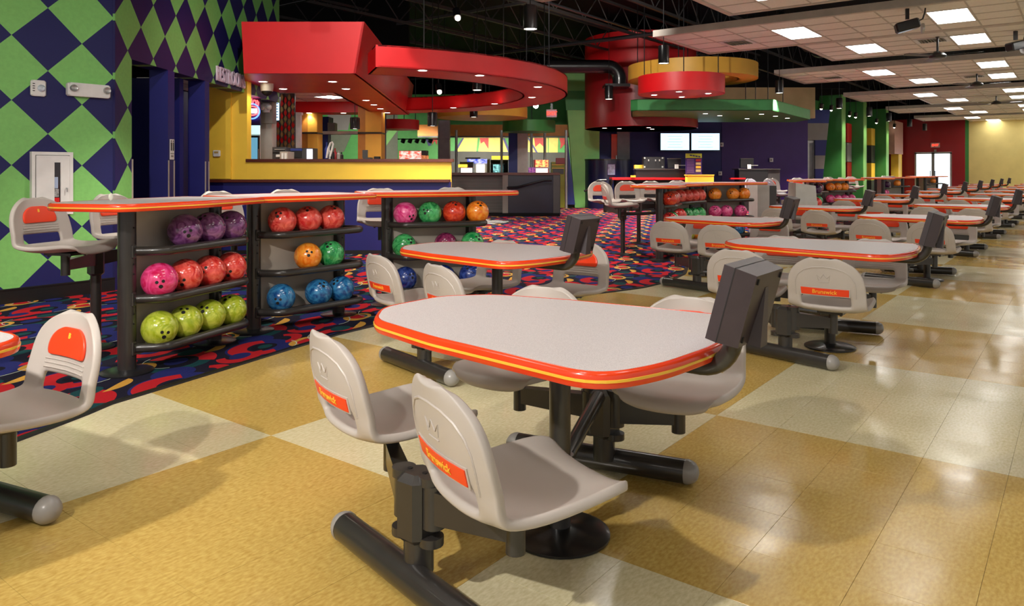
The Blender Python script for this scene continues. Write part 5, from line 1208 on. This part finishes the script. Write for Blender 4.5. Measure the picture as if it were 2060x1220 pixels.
for k, (ua, ub) in enumerate(((30.1, 30.65), (33.6, 34.15), (38.1, 38.65))):
    t = thing('green_fin', 'tall green wall fin with a lit edge, %s from the camera' % ORD[k], 'fin', (ua, FV0, 0), 0, 'green wall fins')
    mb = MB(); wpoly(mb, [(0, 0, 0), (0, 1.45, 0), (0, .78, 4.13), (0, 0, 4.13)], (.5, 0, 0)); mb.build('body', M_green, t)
    mb = MB(); mb.b2(0, ub-ua, -.02, 0, 0, 4.13); mb.build('edge', M_lgreen, t)  # lighter green gives the edge its lit look
    spot('fin_spot', (.3, -.45, 3.9), t, PENDANT*.6, 1.3, .6, rot=(-.12, 0, 0))  # bare spot shining down past the fin edge
for k, (u, cols) in enumerate(((32.8, (M_red, M_grey, M_redd, M_dgrey)), (37.2, (M_yellow, M_dgrey, M_yellow, M_dgrey)))):
    t = thing('banded_panel', 'slanted banded wall panel between green fins, %s' % ('red and grey' if k == 0 else 'yellow and grey'), 'wall panel', (u, FV1-.1, 0)); z = 3.2
    for c2 in cols: MB().b2(0, .75, -.95, 0, z-.78, z).build('band', c2, t); z -= .8
UW = 44.0
mb = MB(); mb.b2(UW, UW+.2, 4.78, 8.3, 0, 4.0); struct(mb.build('wall_far_red', M_redd)); mb = MB(); mb.b2(UW, UW+.2, 4.62, 4.78, 0, 4.0); struct(mb.build('wall_far_trim', M_green)); mb = MB(); mb.b2(UW, UW+.2, -9, 4.62, 0, 4.0); struct(mb.build('wall_far', M_cream)); mb = MB(); mb.b2(UW-.3, UW, -9, 8.3, 3.95, 5.7); struct(mb.build('wall_far_upper', M_black))
t = thing('entrance_doors', 'bright daylit double glass doors in the far red wall', 'door', (UW-.02, 6.2, 0)); mb = MB()
for y in (-.80, -.03, .03, .80): mb.b2(-.06, .0, y-.04, y+.04, 0, 2.2)
mb.b2(-.06, 0, -.84, .84, 2.12, 2.22); mb.build('frame', M_alum, t)
for y in (-.415, .415): MB().b2(-.03, -.02, y-.345, y+.345, .05, 2.12).build('glass', emis('daylight pane', (225, 240, 250), 2.6), t)
for y in (-.10, .12): MB().tube([(-.06, y, .9), (-.12, y, .9), (-.12, y, 1.25), (-.06, y, 1.25)], .02, 6).build('handle', M_metd, t)
t = thing('exit_sign', 'red lit EXIT sign over the far daylit doors', 'exit sign', (UW-.05, 6.1, 2.45)); MB().b2(0, .04, -.2, .2, 0, .24).build('plate', pm('pale plate', (200, 180, 175), .4), t); lettering('word', 'EXIT', .15, M_exit, t, (-.01, 0, .12), -PI/2, bold=.003)
MB().b2(-.02, .04, -.05, .05, -.22, -.1).build('sensor', M_grey, t)
t = thing('pink_block', 'pinkish tan wall block beside the far red wall', 'wall block', (42.5, 7.5, 0)); MB().b2(-1.3, .9, -.0, .4, 2.1, 3.75).build('upper', pm('pink tan paint', (206, 160, 140), .6), t); MB().b2(.0, .9, .05, .4, 0, 2.1).build('lower', M_yellow, t)
# track spots before the fins
for k, (px, py, d) in enumerate(((1653, 210, 26.5), (1673, 213, 27.5), (1710, 225, 30), (1722, 228, 30.5), (1764, 240, 33), (1800, 250, 37))):
    x, y = Q(px, d); t = thing('track_spot', 'small black track spot before the green fins, %s from the left' % ORD[k], 'spotlight', (x, y, ZP(py, d)), 0, 'track spots'); MB().tube([(0, 0, .02), (.05, .03, -.14)], .07, 12).build('head', M_metd, t, True); MB().tube([(0, 0, 0), (0, 0, 5.7-ZP(py, d))], .012, 6).build('stem', M_metd, t); MB().sphere((.06, .03, -.15), .045, 10, 6).build('lamp', M_lamp, t, True)
# spotlight heads high on the left
for px, py, d, ds in ((918, 26, 13.0, 'lit, above the big red ring'), (882, 176, 16.0, 'inside the red ring')):
    x, y = Q(px, d); t = thing('ceiling_spot', 'small lit ceiling spotlight, %s' % ds, 'spotlight', (x, y, ZP(py, d))); MB().tube([(0, 0, .05), (-.06, -.08, -.1)], .07, 12).build('head', M_metd, t, True); MB().sphere((-.065, -.09, -.11), .05, 10, 6).build('lamp', M_lamp, t, True); MB().tube([(0, 0, .05), (0, 0, 5.7-ZP(py, d))], .012, 6).build('stem', M_metd, t)
d = 18.6; t = fthing('flex_duct', 'fat black flexible duct dropping behind the third ceiling raft', 'duct', 1640, d, ZP(112, d))
MB().tube([(*Q(px, d), ZP(py, d)) for px, py in ((1560, 40), (1595, 62), (1625, 80), (1650, 90), (1664, 100), (1668, 112))], .26, 14).build('hose', M_metd, t, True, world=True)
mb = MB()
for k in range(6): a = Vector((*Q(1560+k*19, d), ZP(40+k*13.0-(k*k)*.2, d))); mb.tube([a, a+Vector((.03, 0, -.03))], .275, 14)
mb.build('hoop', M_joist, t, True, world=True)
